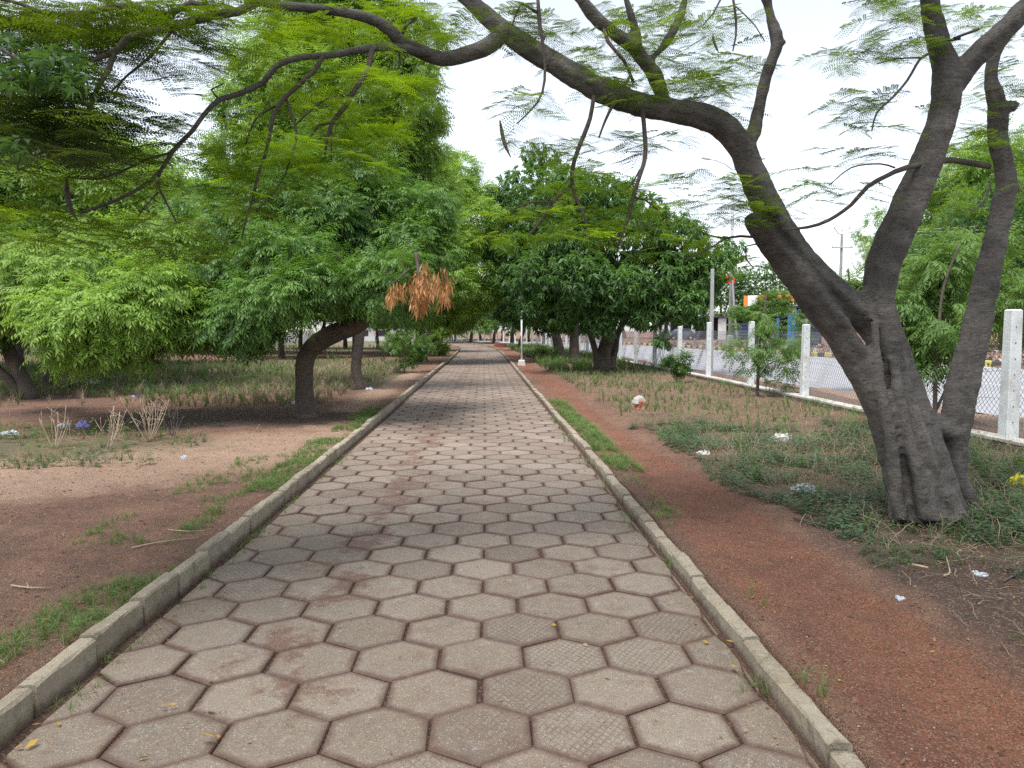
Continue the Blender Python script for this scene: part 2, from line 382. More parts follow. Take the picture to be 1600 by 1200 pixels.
# ------------------------------------------------------------------ hexagonal paved path
PW = .408; RSP = PW/math.sqrt(3)*1.5
V, F4, rn_, rb_, ed_ = [], [], [], [], []
F_hex = []
r_ = np.random.default_rng(11)
for row in range(0, 335):
    v0 = .84+row*RSP
    for k in range(-6, 10):
        cxx = -.037-PW*0+(k+(.5 if row % 2 else 0))*PW
        # grid phase matched to the photo: one paver centred at x=-.04, y=2.96
        cy = v0+cxx*.012
        a0, a1 = -1.88+.075, 1.24-.03
        if cxx < a0-PW*.42 or cxx > a1+PW*.46: continue
        rr = PW/math.sqrt(3); sc = 1-(.006+.012*r_.random()); rot = r_.normal(0, .012)
        jx, jy = r_.normal(0, .0035, 2); dz = abs(r_.normal(0, .004)); tx, ty = np.clip(r_.normal(0, .008, 2), -.014, .014)
        ang = np.radians(30+60*np.arange(6))+rot
        hx = rr*np.cos(ang); hy = rr*np.sin(ang)
        hx = hx*(1-.010-.020*r_.random())
        cutr = False
        rings = []
        for s_, z_ in ((1.0, -.05), (1.0, -.008), (.975, -.001), (.80, 0.0), (0.0, .0005)):
            px = cxx+jx+hx*sc*s_; py = cy+jy+hy*sc*s_
            mgn = .0 if s_ > .9 else .0
            px = np.clip(px, a0-.02*r_.random(), a1)
            pz = np.full(6, z_+dz)+(px-cxx)*tx+(py-cy)*ty
            if s_ == 0: px, py, pz = px[:1], py[:1], pz[:1]
            rings.append(np.stack([px+(XR(py)-1.24), py, pz], -1))
        b = len(V); 
        for rg in rings: V += rg.tolist()
        ed_ += [1]*18+[.45]*6+[0]
        q, qb = r_.random(), r_.random()
        rn_ += [q]*25; rb_ += [qb]*25
        for L in range(3):
            for i in range(6):
                j = (i+1) % 6; F_hex.append((b+L*6+i, b+L*6+j, b+L*6+6+j, b+L*6+6+i))
        for i in range(0, 6, 2):
            F_hex.append((b+24, b+18+i, b+18+(i+1) % 6, b+18+(i+2) % 6))
pth = mesh_np('path', V, F_hex, M['paver'], False, dict(rnd=rn_, rndb=rb_, edge=ed_))
tag(pth, kind='structure')

# ------------------------------------------------------------------ kerbs of precast blocks
def kerb(name, side, y0, y1, L, w_, zt, seed):
    r_ = np.random.default_rng(seed); Vs, Fs, R = [], [], []; y = y0
    while y < y1:
        l = L*r_.uniform(.85, 1.1); gap = r_.uniform(.008, .022); n = 5 if y < 25 else 2
        yy = np.linspace(y, y+l-gap, n); dx = r_.normal(0, .0035); dz = r_.normal(0, .008); yawj = r_.normal(0, .006); tz = r_.normal(0, .01)
        if side > 0 and 4.78 < y < 5.05: dz -= .05; dx += .03
        base = (XR(yy) if side > 0 else XL(yy))+dx+(yy-y)*yawj
        z1 = zt+dz+(yy-y)*tz
        bv = .012
        prof = [(0, -.12), (0, -bv), (bv, 0), (w_-bv, 0), (w_, -bv), (w_, -.12)]
        pts = []
        for i in range(n):
            j_ = r_.normal(0, .0025, (6, 2))
            for q, (o_, zz) in enumerate(prof):
                xo = o_*(1 if side > 0 else -1)+j_[q][0]
                pts.append((base[i]+xo, yy[i]+(0), (z1[i]+zz if zz > -.1 else -.10)+j_[q][1]))
        b = len(Vs); Vs += pts; R += [r_.random()]*len(pts)
        for i in range(n-1):
            for q in range(5): Fs.append((b+i*6+q, b+i*6+q+1, b+i*6+6+q+1, b+i*6+6+q))
        for i0 in (0, n-1):
            o_ = b+i0*6; Fs += [(o_, o_+1, o_+4, o_+5), (o_+1, o_+2, o_+3, o_+4)]
        y += l
    o = mesh_np(name, Vs, Fs, M['kerb'], False, dict(rnd=R)); tag(o, kind='structure'); return o
kerb('kerb', -1, 1.2, 120, .50, .085, .135, 3)
kerb('kerb', 1, 1.2, 120, .48, .085, .098, 4)

# ------------------------------------------------------------------ road beyond the fence
def strip(name, fa, fb, y0, y1, z, mat, step=1.5, kind='structure'):
    yy = np.arange(y0, y1+step, step); A = np.stack([fa(yy), yy, np.full_like(yy, z)], -1); B = np.stack([fb(yy), yy, np.full_like(yy, z)], -1)
    V = np.stack([A, B], 1).reshape(-1, 3); i = np.arange(len(yy)-1)*2
    o = mesh_np(name, V, np.stack([i, i+1, i+3, i+2], -1), mat); 
    if kind: tag(o, kind=kind)
    return o
strip('road', lambda y: RN(y), lambda y: RF(y)+.2, -30, 200, 0.0, M['asphalt'])
mk = MB()
def dash(f, a, b, wd=.13):
    n = max(2, int((b-a)/1.5)); yy = np.linspace(a, b, n)
    for i in range(n-1):
        mk.add([(f(yy[i])-wd/2, yy[i], .005), (f(yy[i])+wd/2, yy[i], .005), (f(yy[i+1])+wd/2, yy[i+1], .005), (f(yy[i+1])-wd/2, yy[i+1], .005)], [(0, 1, 2, 3)])
dash(lambda y: RF(y)-.55, 2, 140, .16)
for k in range(24):
    a = -1+k*5.6; dash(lambda y: RC(y), a, a+3.3)
o = mk.build('road_marking', M['roadpaint']); tag(o, kind='structure')
kb = MB(); y = 2.0; k = 0
while y < 140:
    x0, x1 = RF(y)+.32, RF(y+.72)+.32
    kb.box(((x0+x1)/2, y+.37, .13), (.2, .72, .28), rz=-math.atan2(x1-x0, .72), mi=k % 2, bev=.02); y += .75; k += 1
o = kb.build('kerb', [M['yellow'], M['black']]); tag(o, kind='structure')

# ------------------------------------------------------------------ fence: concrete posts, plinth wall, chain-link
fe = empty('fence', (XF(9.5), 9.5, .2), 'white concrete post and chain-link fence on a low wall, running beside the road', 'fence')
FB = np.array(fe.location)
py_ = [6.1, 9.5, 12.75, 15.8, 19.1, 22.8, 26.1, 29.6]
while py_[-1] < 62: py_.append(py_[-1]+3.3)
while py_[-1] < 112: py_.append(py_[-1]+2.4)
def place(o): o.location = -FB; return o
for k, y in enumerate(py_):
    x = float(XF(y)); m = MB(); wd = .175 if k < 2 else .15
    zt = 1.80+.07*math.sin(k*1.7)
    m.box((x, y, (zt+.12)/2), (wd, wd, zt-.12), taper=.86, bev=.015, rz=.1*math.sin(k*2.3), ry=.012*math.sin(k*3.1))
    for q in range(7):
        m.disc((x-.01, y-wd*.485+.0008*q, .45+q*.2), (0, 1, 0), .008, .01, 6, 1)
    place(m.build('post', [M['white_concrete'], M['dark']], fe))
m = MB(); yy = np.arange(1.5, 112, .9)
for a, b in zip(yy[:-1], yy[1:]):
    xa, xb = float(XF(a)), float(XF(b)); r = -math.atan2(xb-xa, b-a); L = math.hypot(xb-xa, b-a)
    m.box(((xa+xb)/2-.02, (a+b)/2, .06), (.20, L-.002, .30), rz=r)
place(m.build('plinth_wall', M['wall_conc'], fe))
m = MB()
for a, b in zip(yy[:-1:3], yy[3::3]):
    xa, xb = float(XF(a)), float(XF(b)); r = -math.atan2(xb-xa, b-a); L = math.hypot(xb-xa, b-a)
    m.box(((xa+xb)/2-.02, (a+b)/2, .231+.003*math.sin(a*5)), (.25, L-.004, .045), rz=r+.002*math.sin(a), bev=.01)
place(m.build('coping', M['coping'], fe))
# chain-link: two families of slanting wires, sagging between the posts
def chain(y0, y1, pitch, rad, seg):
    parts = []; r_ = np.random.default_rng(5)
    for fam in (1, -1):
        for y in np.arange(y0-1.3, y1+1.3, pitch):
            t = np.linspace(0, 1, seg+1); z = .27+t*1.33; yy = y+fam*(t-.5)*1.33*.62
            dip = .42*np.exp(-((yy-11)/2.6)**2)
            z = .27+(z-.27)*(1-dip)
            ok = (yy > y0) & (yy < y1)
            if ok.sum() < 2: continue
            yy, z = yy[ok], z[ok]
            sx = .04*np.sin(yy*2.1)*np.sin(z*2)+.02*np.sin(yy*5+z*7)
            yy2 = yy+.03*np.sin(z*9+yy*4)*(y0 < 20)
            pts = np.stack([XF(yy2)+.10+sx, yy2, z], -1)
            parts.append(tube_np(pts, np.full(len(pts), rad), 3, res=0))
    return join(parts)
V1, F1 = chain(3.0, 30, .085, .0032, 12); V2, F2 = chain(30, 75, .13, .0042, 5)
o = mesh_np('chain_link_mesh', *join([(V1, F1), (V2, F2)]), M['wire'], parent=fe); place(o)
m = MB()
for z in (.3, .95, 1.5):
    yy = np.arange(3, 75, 1.1); m.tube(np.stack([XF(yy)+.105, yy, z+.01*np.sin(yy*3)-.42*(z-.27)*np.exp(-((yy-11)/2.6)**2)], -1), .0025, 3)
place(m.build('line_wire', M['wire'], fe))
# ------------------------------------------------------------------ foliage templates: arrays (Q,4,3)
def rhomb(p, d, s, L, W, droop=0.0):
    p = np.array(p, float); d = np.array(d, float); d /= np.linalg.norm(d); s = np.array(s, float)
    q = p+d*L; q[2] -= droop
    m1 = p+d*L*.42-np.array([0, 0, droop*.25])
    return [p, m1+s*W/2, q, m1-s*W/2]
def neem_twig(r_, nleaf=7, pairs=6, LL=.085, LW=.024, rach=.30, tl=.16):
    Q = []
    for i in range(nleaf):
        az = i*2.4+r_.uniform(-.3, .3); out = .25+.75*abs(math.sin(az))
        d = np.array([.55+.2*r_.random(), math.cos(az)*.8, math.sin(az)*.55+.15]); d /= np.linalg.norm(d)
        p = np.array([tl*i/nleaf, 0, 0.]); n = pairs+1
        for k in range(n):
            step = rach*(.85+.3*r_.random())/n; d2 = d+np.array([0, 0, -.13*k]); d2 /= np.linalg.norm(d2)
            s = np.cross(d2, [0, 0, 1.]); s /= np.linalg.norm(s)+1e-6
            up = np.cross(s, d2)
            if k > 0:
                for sg in (-1, 1):
                    ld = d2*.55+s*sg*.8+np.array([0, 0, -.28])+r_.normal(0, .08, 3); wv = np.cross(ld, up); wv /= np.linalg.norm(wv)+1e-6
                    Q.append(rhomb(p, ld, wv, LL*(.8+.35*r_.random()), LW, .014))
            p = p+d2*step
        Q.append(rhomb(p, d2+np.array([0, 0, -.2]), s, LL, LW, .01))
    return np.array(Q)
def mango_twig(r_, n=11, L=.17, W=.042):
    Q = []
    for i in range(n):
        az = i*2.4; el = r_.uniform(-.5, .45); d = np.array([.45+.3*r_.random(), math.cos(az)*.8, math.sin(az)*.6+el*.3]); d /= np.linalg.norm(d)
        p = np.array([.012*i, 0, 0.]); l = L*r_.uniform(.7, 1.15); s = np.cross(d, [0, 0, 1.]); s /= np.linalg.norm(s)+1e-6
        m_ = p+d*l*.5-np.array([0, 0, l*.06]); e = p+d*l-np.array([0, 0, l*.38])
        a = p+d*l*.12
        Q.append([p, a+s*W*.35, m_+s*W*.5, m_-s*W*.5]); Q.append([m_+s*W*.5, e, e, m_-s*W*.5])
    Q = np.array(Q)
    Q[1::2, 2] = Q[1::2, 1]-np.array([.002, .002, .002]); return Q
def bipinnate(r_, pairs=6, rach=.27, pin=.12, nl=7, ll=.021, lw=.0105):
    Q = []; p = np.array([0., 0, 0]); d = np.array([1., 0, .05])
    Q.append([p, p+[.28*rach/.28, 0.0016, -.02], p+[.28*rach/.28, -.0016, -.02], p+[0, -.003, 0]])
    for k in range(pairs):
        t = (k+1.2)/(pairs+1.2); p = np.array([rach*t, 0, -.02*t*t]); pl = pin*(.65+.5*math.sin(PI*(t*.85+.08)))
        for sg in (-1, 1):
            a = math.radians(68-28*t)+r_.normal(0, .06); pd = np.array([math.cos(a), sg*math.sin(a), r_.normal(-.08, .07)])
            e = p+pd*pl; Q.append([p, e, e+[.001, .001, 0], p+[.002, 0, 0]])
            sd_ = np.array([-pd[1], pd[0], 0]); sd_ /= np.linalg.norm(sd_)
            for j in range(nl):
                q = p+pd*pl*(j+.8)/(nl+.3); q[2] -= .25*pl*((j/nl)**2)*.4
                for s2 in (-1, 1):
                    ld = pd*.45+sd_*s2*.9; L = ll*(1-.35*(j/nl)**3); wv = np.array([ld[1], -ld[0], .25*s2])
                    Q.append(rhomb(q, ld, wv/np.linalg.norm(wv), L, lw, .001))
    return np.array(Q)
def weed(r_, n=9, h=.12, L=.03, W=.02):
    Q = []; 
    for i in range(n):
        z = h*(i+1)/n*r_.uniform(.7, 1.1); az = i*2.4; d = np.array([math.cos(az), math.sin(az), .25]); p = np.array([d[0]*.01, d[1]*.01, z])
        s = np.array([-d[1], d[0], 0]); Q.append(rhomb(p, d, s, L*r_.uniform(.7, 1.3), W, .006))
    Q.append([[0, -.0015, 0], [0, .0015, 0], [.002, .001, h], [.002, -.001, h]])
    return np.array(Q)
def tuft(r_, n=10, h=.14, w_=.0035, spread=.5, curl=.5):
    Q = []
    for i in range(n):
        az = r_.uniform(0, 6.28); d = np.array([math.cos(az), math.sin(az)]); hh = h*r_.uniform(.5, 1.15); sp = spread*r_.uniform(.2, 1)
        s = np.array([-d[1], d[0], 0])*w_/2; b = np.append(d*.012*r_.random(), 0)
        m_ = b+np.array([d[0]*sp*hh*.4, d[1]*sp*hh*.4, hh*.6]); e = b+np.array([d[0]*sp*hh*(1+curl), d[1]*sp*hh*(1+curl), hh*(1-.35*curl*sp*2)])
        Q.append([b-s, b+s, m_+s*.8, m_-s*.8]); Q.append([m_-s*.8, m_+s*.8, e+s*.15, e-s*.15])
    return np.array(Q)
def straw(r_, n=5, L=.45, w_=.004):
    Q = []
    for i in range(n):
        az = r_.uniform(0, 6.28); el = r_.uniform(.1, 1.3); p = np.array([r_.normal(0, .05), r_.normal(0, .05), 0.]); l = L*r_.uniform(.5, 1.2)
        d = np.array([math.cos(az)*math.cos(el), math.sin(az)*math.cos(el), math.sin(el)]); s = np.cross(d, [0, 0, 1.]); s = s/(np.linalg.norm(s)+1e-6)*w_/2
        for k in range(4):
            q = p+d*l/4; Q.append([p-s, p+s, q+s, q-s]); p = q; d = d+np.array([r_.normal(0, .2), r_.normal(0, .2), -.28]); d /= np.linalg.norm(d)
    return np.array(Q)
def scatter(name, temps, pos, dirs=None, scale=None, tint=None, mat=None, parent=None, seed=0, tilt=.15, loc=None, tvar=.1):
    """copies of leaf-sized quads; dirs = local +X direction (or None: random turn about Z)"""
    r_ = np.random.default_rng(seed); N = len(pos); pos = np.asarray(pos, float)
    if dirs is None:
        a = r_.uniform(0, 2*PI, N); X = np.stack([np.cos(a), np.sin(a), r_.normal(0, tilt, N)], -1)
    else: X = np.asarray(dirs, float)
    X = X/(np.linalg.norm(X, axis=1)[:, None]+1e-9)
    Zr = np.stack([r_.normal(0, tilt, N), r_.normal(0, tilt, N), np.ones(N)], -1)
    Y = np.cross(Zr, X); Y /= np.linalg.norm(Y, axis=1)[:, None]+1e-9; Z = np.cross(X, Y)
    R = np.stack([X, Y, Z], -1)
    if scale is None: scale = r_.uniform(.8, 1.2, N)
    if tint is None: tint = r_.random(N)
    which = r_.integers(0, len(temps), N); Vs, Ts = [], []
    for k, T in enumerate(temps):
        sel = which == k
        if not sel.any(): continue
        t = T.reshape(-1, 3); W = np.einsum('nij,mj->nmi', R[sel], t)*scale[sel][:, None, None]+pos[sel][:, None]
        Vs.append(W.reshape(-1, 3))
        tt = tint[sel][:, None]+r_.normal(0, tvar, (sel.sum(), len(T))); Ts.append(np.clip(np.repeat(tt, 4, axis=1), 0, 1).ravel())
    V = np.vstack(Vs); T = np.concatenate(Ts)
    if loc is not None: V = V-np.asarray(loc)
    return mesh_np(name, V, np.arange(len(V)).reshape(-1, 4), mat, False, dict(tint=T), parent)

tr = np.random.default_rng(21)
NEEM = [neem_twig(tr) for _ in range(6)]
NEEM_FAR = [neem_twig(tr, 6, 3, .13, .042, .30, .2) for _ in range(4)]
MANGO = [mango_twig(tr) for _ in range(6)]
MANGO_FAR = [mango_twig(tr, 10, .205, .060) for _ in range(4)]
BIP = [bipinnate(tr) for _ in range(4)]
M['neem'] = leaf_mat('neem_leaf', (.018, .055, .016), (.14, .27, .045), .30, (.22, .42, .045))
M['neem_light'] = leaf_mat('young_neem_leaf', (.040, .090, .018), (.23, .37, .055), .36, (.36, .56, .06))
M['mango'] = leaf_mat('broad_leaf', (.024, .068, .022), (.11, .21, .045), .30, (.18, .36, .045), .5, .3)
M['feather'] = leaf_mat('feathery_leaf', (.012, .040, .024), (.080, .15, .012), .62, (.30, .46, .012), .5, tdrive=True)
M['dry_leaf'] = leaf_mat('dead_hanging_leaf', (.24, .105, .035), (.50, .26, .10), .2, (.45, .22, .08))
M['bush'] = leaf_mat('bush_leaf', (.04, .10, .02), (.11, .20, .035), .35, (.22, .36, .05))
M['bark_dark'] = bark_mat('dark_bark', (.05, .038, .030), (.11, .085, .068), 1, .3, .9)
M['bark_grey'] = bark_mat('grey_bark', (.060, .053, .048), (.128, .113, .100), 1, .8, .7, moss=(.042, .037, .034))

def ell_points(r_, n, c, r, lo=.45):
    u = r_.normal(size=(n, 3)); u /= np.linalg.norm(u, axis=1)[:, None]
    f = (lo+(1-lo)*r_.random(n)**.6)[:, None]
    return np.asarray(c)+u*f*np.asarray(r), u
def make_crown(name, clumps, n, temps, mat, parent, seed, droop=.35, scale=(.8, 1.25), lo=.3, tintvar=.25):
    """clumps: list of (x,y,z,r or (rx,ry,rz)[,tint]) in the tree's own space"""
    r_ = np.random.default_rng(seed); wts = np.array([np.mean(c[3])**2 for c in clumps]); cnt = np.maximum(3, (n*wts/wts.sum()).astype(int))
    Ps, Ds, Ts = [], [], []
    for c, k in zip(clumps, cnt):
        r = np.array(c[3])*np.ones(3); p, u = ell_points(r_, k, c[:3], r, lo)
        d = u*np.array([1, 1, .55])+np.array([0, 0, -droop])+r_.normal(0, .35, (k, 3))
        Ps.append(p); Ds.append(d); t = c[4] if len(c) > 4 else r_.uniform(.5-tintvar, .5+tintvar); Ts.append(np.clip(t+r_.normal(0, .12, k)+.18*u[:, 2], 0, 1))  # tint rises toward each clump's top: light from above put into leaf colour
    return scatter(name, temps, np.vstack(Ps), np.vstack(Ds), r_.uniform(*scale, cnt.sum()), np.concatenate(Ts), mat, parent, seed+1, .25)
def auto_clumps(r_, c, rad, n, rs=(.7, 1.3), tint=None, zmin=None, fill=.5):
    out = []
    while len(out) < n:
        u = r_.normal(size=3); u /= np.linalg.norm(u); f = fill+(1-fill)*r_.random(); p = np.asarray(c)+u*f*np.asarray(rad); s = r_.uniform(*rs)
        if zmin is not None and p[2]-s*.7 < zmin: continue
        e = (p[0], p[1], p[2], (s*1.15, s*1.15, s*.8)); out.append(e+((np.clip(tint+r_.normal(0, .12), 0, 1),) if tint is not None else ()))
    return out
def make_trunk(trunk, limbs, mat, parent, n=12, flute=.06, seed=0, twigs=None):
    """trunk: [(x,y,z,r)], limbs: list of the same"""
    t = np.array(trunk, float); V, F = tube_np(t[:, :3], t[:, 3], n, .12, .012, flute, seed)
    o = mesh_np('trunk', V, F, mat, True, parent=parent)
    parts = []
    for k, l in enumerate(limbs):
        l = np.array(l, float); parts.append(tube_np(l[:, :3], l[:, 3], 8, .2, .015, .04, seed+k+1))
    if parts: mesh_np('limbs', *join(parts), mat, True, parent=parent)
    return o
def limb_to(r_, a, b, ra, rb, sag=.15):
    a = np.array(a, float); b = np.array(b, float); L = np.linalg.norm(b-a)
    m1 = a*.66+b*.34+r_.normal(0, .06*L, 3)+[0, 0, sag*L*.5]; m2 = a*.3+b*.7+r_.normal(0, .06*L, 3)+[0, 0, sag*L*.6]
    return [(*a, ra), (*m1, ra*.66+rb*.34), (*m2, ra*.3+rb*.7), (*b, rb)]
def tree(name, label, cat, loc, trunk, clumps, ntw, temps, mat, bark, seed, group=None, droop=.35, scale=(.8, 1.25), nl=9, flute=.06, tintvar=.3, lo=.5):
    r_ = np.random.default_rng(seed); e = empty(name, loc, label, cat, group)
    top = trunk[-1]; cl = sorted(clumps, key=lambda c: -np.mean(c[3]))
    limbs = [limb_to(r_, top[:3] if k % 2 == 0 else trunk[max(1, len(trunk)-2)][:3], c[:3], top[3]*.62, .02) for k, c in enumerate(cl[:nl])]
    make_trunk(trunk, limbs, bark, e, flute=flute, seed=seed)
    make_crown('crown', clumps, ntw, temps, mat, e, seed, droop, scale, lo, tintvar)
    return e
def gz(x, y): return float(H(np.array([x]), np.array([y]))[0])
def gloc(px, py, z=.07): g_ = G(px, py, z); return np.array([g_[0], g_[1], gz(g_[0], g_[1])-.02])
def rel(px, py, d, base): return P(px, py, d)-base
# ================================================================== the big grey-barked tree on the right
bb = G(1450, 797, .05); bb = np.array([bb[0], bb[1], gz(bb[0], bb[1])-.03])
big = empty('feathery_leaf_tree', bb, 'big smooth grey-barked tree with fused leaning stems and feathery leaves arching over the path', 'tree')
def pxl(lst, d0=6.3, d1=None):
    """pixel centre line with pixel widths -> (x,y,z,r) in the tree's space; depth runs from d0 to d1 or is the 4th number"""
    out = []
    for i, q in enumerate(lst):
        d = q[3] if len(q) > 3 else d0+(((d1 if d1 is not None else d0)-d0)*i/max(1, len(lst)-1))
        p = P(q[0], q[1], d)-bb; out.append((*p, q[2]*(.87 if q[2] > 14 else 1)/2/FPX*d))
    return np.array(out)
stems = [
 # front main stem
 [(1452, 812, 118, 6.3), (1440, 775, 100, 6.3), (1422, 720, 84, 6.3), (1405, 655, 76, 6.3), (1390, 590, 66, 6.28), (1378, 530, 60, 6.26), (1371, 480, 58, 6.25), (1376, 430, 62, 6.25), (1390, 385, 66, 6.24), (1412, 335, 66, 6.2), (1432, 290, 62, 6.18), (1450, 245, 58, 6.15), (1466, 200, 56, 6.12), (1478, 155, 58, 6.1), (1478, 115, 56, 6.1), (1468, 75, 46, 6.08), (1458, 30, 41, 6.05), (1448, -20, 38, 6.0), (1435, -90, 34, 5.95), (1405, -200, 28, 5.9)],
 # right fork of it
 [(1480, 150, 44, 6.1), (1502, 115, 46, 6.08), (1530, 82, 45, 6.05), (1560, 55, 44, 6.0), (1595, 22, 42, 5.95), (1640, -30, 38, 5.9), (1700, -120, 32, 5.8)],
 # left ridge, runs into the lower left limb
 [(1412, 800, 40, 6.22), (1400, 755, 42, 6.2), (1388, 700, 42, 6.18), (1374, 650, 46, 6.18), (1357, 600, 54, 6.18), (1334, 555, 58, 6.19), (1305, 510, 60, 6.19), (1271, 465, 58, 6.19), (1240, 425, 54, 6.18), (1213, 391, 48, 6.17), (1190, 362, 42, 6.15), (1174, 344, 34, 6.13), (1168, 334, 20, 6.12)],
 # upper left limb over the path
 [(1378, 540, 40, 6.3), (1362, 510, 50, 6.3), (1335, 482, 58, 6.28), (1300, 455, 58, 6.25), (1262, 418, 56, 6.22), (1228, 372, 52, 6.2), (1200, 325, 50, 6.15), (1180, 280, 48, 6.1), (1162, 240, 47, 6.05), (1140, 208, 47, 6.0), (1108, 187, 46, 5.95), (1060, 175, 42, 5.9), (1010, 167, 42, 5.85), (955, 150, 44, 5.8), (905, 125, 43, 5.75), (860, 98, 41, 5.7), (815, 70, 40, 5.65), (775, 40, 38, 5.6), (740, 8, 33, 5.55), (700, -25, 28, 5.5), (650, -75, 22, 5.4)],
 # stem rising from that limb
 [(1165, 235, 22, 6.05), (1178, 205, 30, 6.05), (1186, 165, 28, 6.05), (1196, 120, 27, 6.0), (1214, 68, 27, 6.0), (1204, 25, 24, 6.0), (1194, -20, 22, 5.95), (1185, -90, 18, 5.9)],
 [(1216, 66, 12, 6.0), (1230, 66, 8, 6.0)],
 # middle ridge
 [(1500, 810, 40, 6.3), (1482, 765, 46, 6.3), (1462, 715, 52, 6.32), (1442, 660, 52, 6.34), (1424, 610, 46, 6.36), (1408, 560, 40, 6.36), (1392, 510, 38, 6.34), (1380, 470, 36, 6.32)],
 # crotch
 [(1418, 590, 30, 6.4), (1440, 640, 40, 6.42), (1466, 668, 44, 6.45), (1495, 672, 40, 6.48), (1505, 640, 30, 6.5)],
 # right stem
 [(1530, 818, 22, 6.5), (1512, 782, 30, 6.5), (1494, 745, 38, 6.5), (1490, 700, 44, 6.5), (1492, 655, 52, 6.5), (1500, 610, 54, 6.5), (1512, 560, 50, 6.5), (1524, 510, 46, 6.5), (1534, 460, 44, 6.5), (1546, 410, 41, 6.5), (1558, 360, 38, 6.5), (1569, 310, 36, 6.5), (1570, 270, 34, 6.5), (1560, 225, 33, 6.48), (1558, 180, 34, 6.45), (1550, 140, 28, 6.42), (1548, 110, 24, 6.4), (1560, 75, 22, 6.38), (1585, 40, 20, 6.35), (1620, -10, 18, 6.3)],
 [(1565, 168, 26, 6.42), (1584, 166, 24, 6.4), (1590, 158, 16, 6.38)], [(1575, 300, 24, 6.5), (1592, 292, 18, 6.5)],
 # roots
 [(1410, 740, 40, 6.18), (1405, 780, 40, 6.15), (1402, 815, 36, 6.12)], [(1435, 740, 50, 6.15), (1442, 780, 56, 6.1), (1450, 818, 50, 6.05)], [(1480, 770, 36, 6.2), (1502, 803, 26, 6.15), (1530, 828, 12, 6.0)],
 [(1408, 812, 28, 6.06), (1398, 740, 28, 6.05), (1390, 680, 26, 6.05), (1378, 620, 25, 6.05), (1370, 560, 22, 6.07), (1366, 500, 18, 6.1)], [(1446, 812, 34, 6.0), (1434, 740, 32, 6.02), (1418, 680, 30, 6.05), (1404, 620, 27, 6.07), (1396, 560, 22, 6.11)],
 [(1484, 812, 32, 6.1), (1462, 745, 30, 6.1), (1444, 690, 27, 6.13), (1428, 640, 23, 6.17)],
 # limbs above the arch
 [(1045, 172, 26, 5.9), (1028, 130, 30, 5.9), (1008, 95, 32, 5.88), (975, 62, 30, 5.85), (942, 38, 30, 5.8), (912, 5, 27, 5.75), (885, -40, 22, 5.7)],
 [(1000, 90, 20, 5.88), (992, 45, 20, 5.85), (978, 0, 18, 5.8), (970, -60, 15, 5.8)], [(1012, 100, 18, 5.9), (1045, 60, 20, 5.95), (1066, 15, 18, 6.0), (1075, -40, 15, 6.0)],
 # limb that goes left from the arch
 [(790, 45, 30, 5.6), (765, 70, 29, 5.55), (730, 84, 27, 5.5), (690, 92, 25, 5.4), (655, 80, 24, 5.3), (625, 66, 24, 5.2), (612, 50, 22, 5.1), (590, 34, 19, 5.05), (550, 22, 17, 4.95), (500, 14, 15, 4.8), (455, 10, 13, 4.7), (415, 5, 12, 4.6), (370, -10, 10, 4.5)],
 [(690, 90, 12, 5.4), (620, 74, 14, 5.15), (575, 76, 12, 5.1), (520, 86, 10.5, 5.0), (470, 90, 9.5, 4.9), (432, 103, 9.5, 4.85), (410, 130, 9, 4.8), (370, 148, 8.5, 4.75), (342, 156, 8, 4.7), (318, 180, 7.5, 4.65), (300, 205, 7, 4.62), (270, 236, 7, 4.6), (250, 268, 6.5, 4.57), (220, 293, 6, 4.53), (170, 318, 5, 4.5), (125, 332, 3.5, 4.5)],
]
tk = [pxl(s) for s in stems]
parts = [tube_np(t[:, :3], t[:, 3], 20 if t[:, 3].max() > .1 else 12, .06, .0, .075 if t[:, 3].max() > .11 else .03, 40+k) for k, t in enumerate(tk[:20])]
trunk = mesh_np('trunk', *join(parts), M['bark_grey'], True, parent=big)
rm = trunk.modifiers.new('fuse', 'REMESH'); rm.mode = 'VOXEL'; rm.voxel_size = .016; rm.use_smooth_shade = True
sm = trunk.modifiers.new('soften', 'SMOOTH'); sm.factor = .5; sm.iterations = 2
tx = bpy.data.textures.new('bark_lumps', 'CLOUDS'); tx.noise_scale = .16; tx.noise_depth = 2
dp = trunk.modifiers.new('lumps', 'DISPLACE'); dp.texture = tx; dp.strength = .035; dp.texture_coords = 'LOCAL'; dp.mid_level = .8
V, F = join([tube_np(t[:, :3], t[:, 3], 10, .06, .02, .03, 70+k) for k, t in enumerate(tk[20:])])
mesh_np('limb', V, F, M['bark_grey'], True, parent=big)
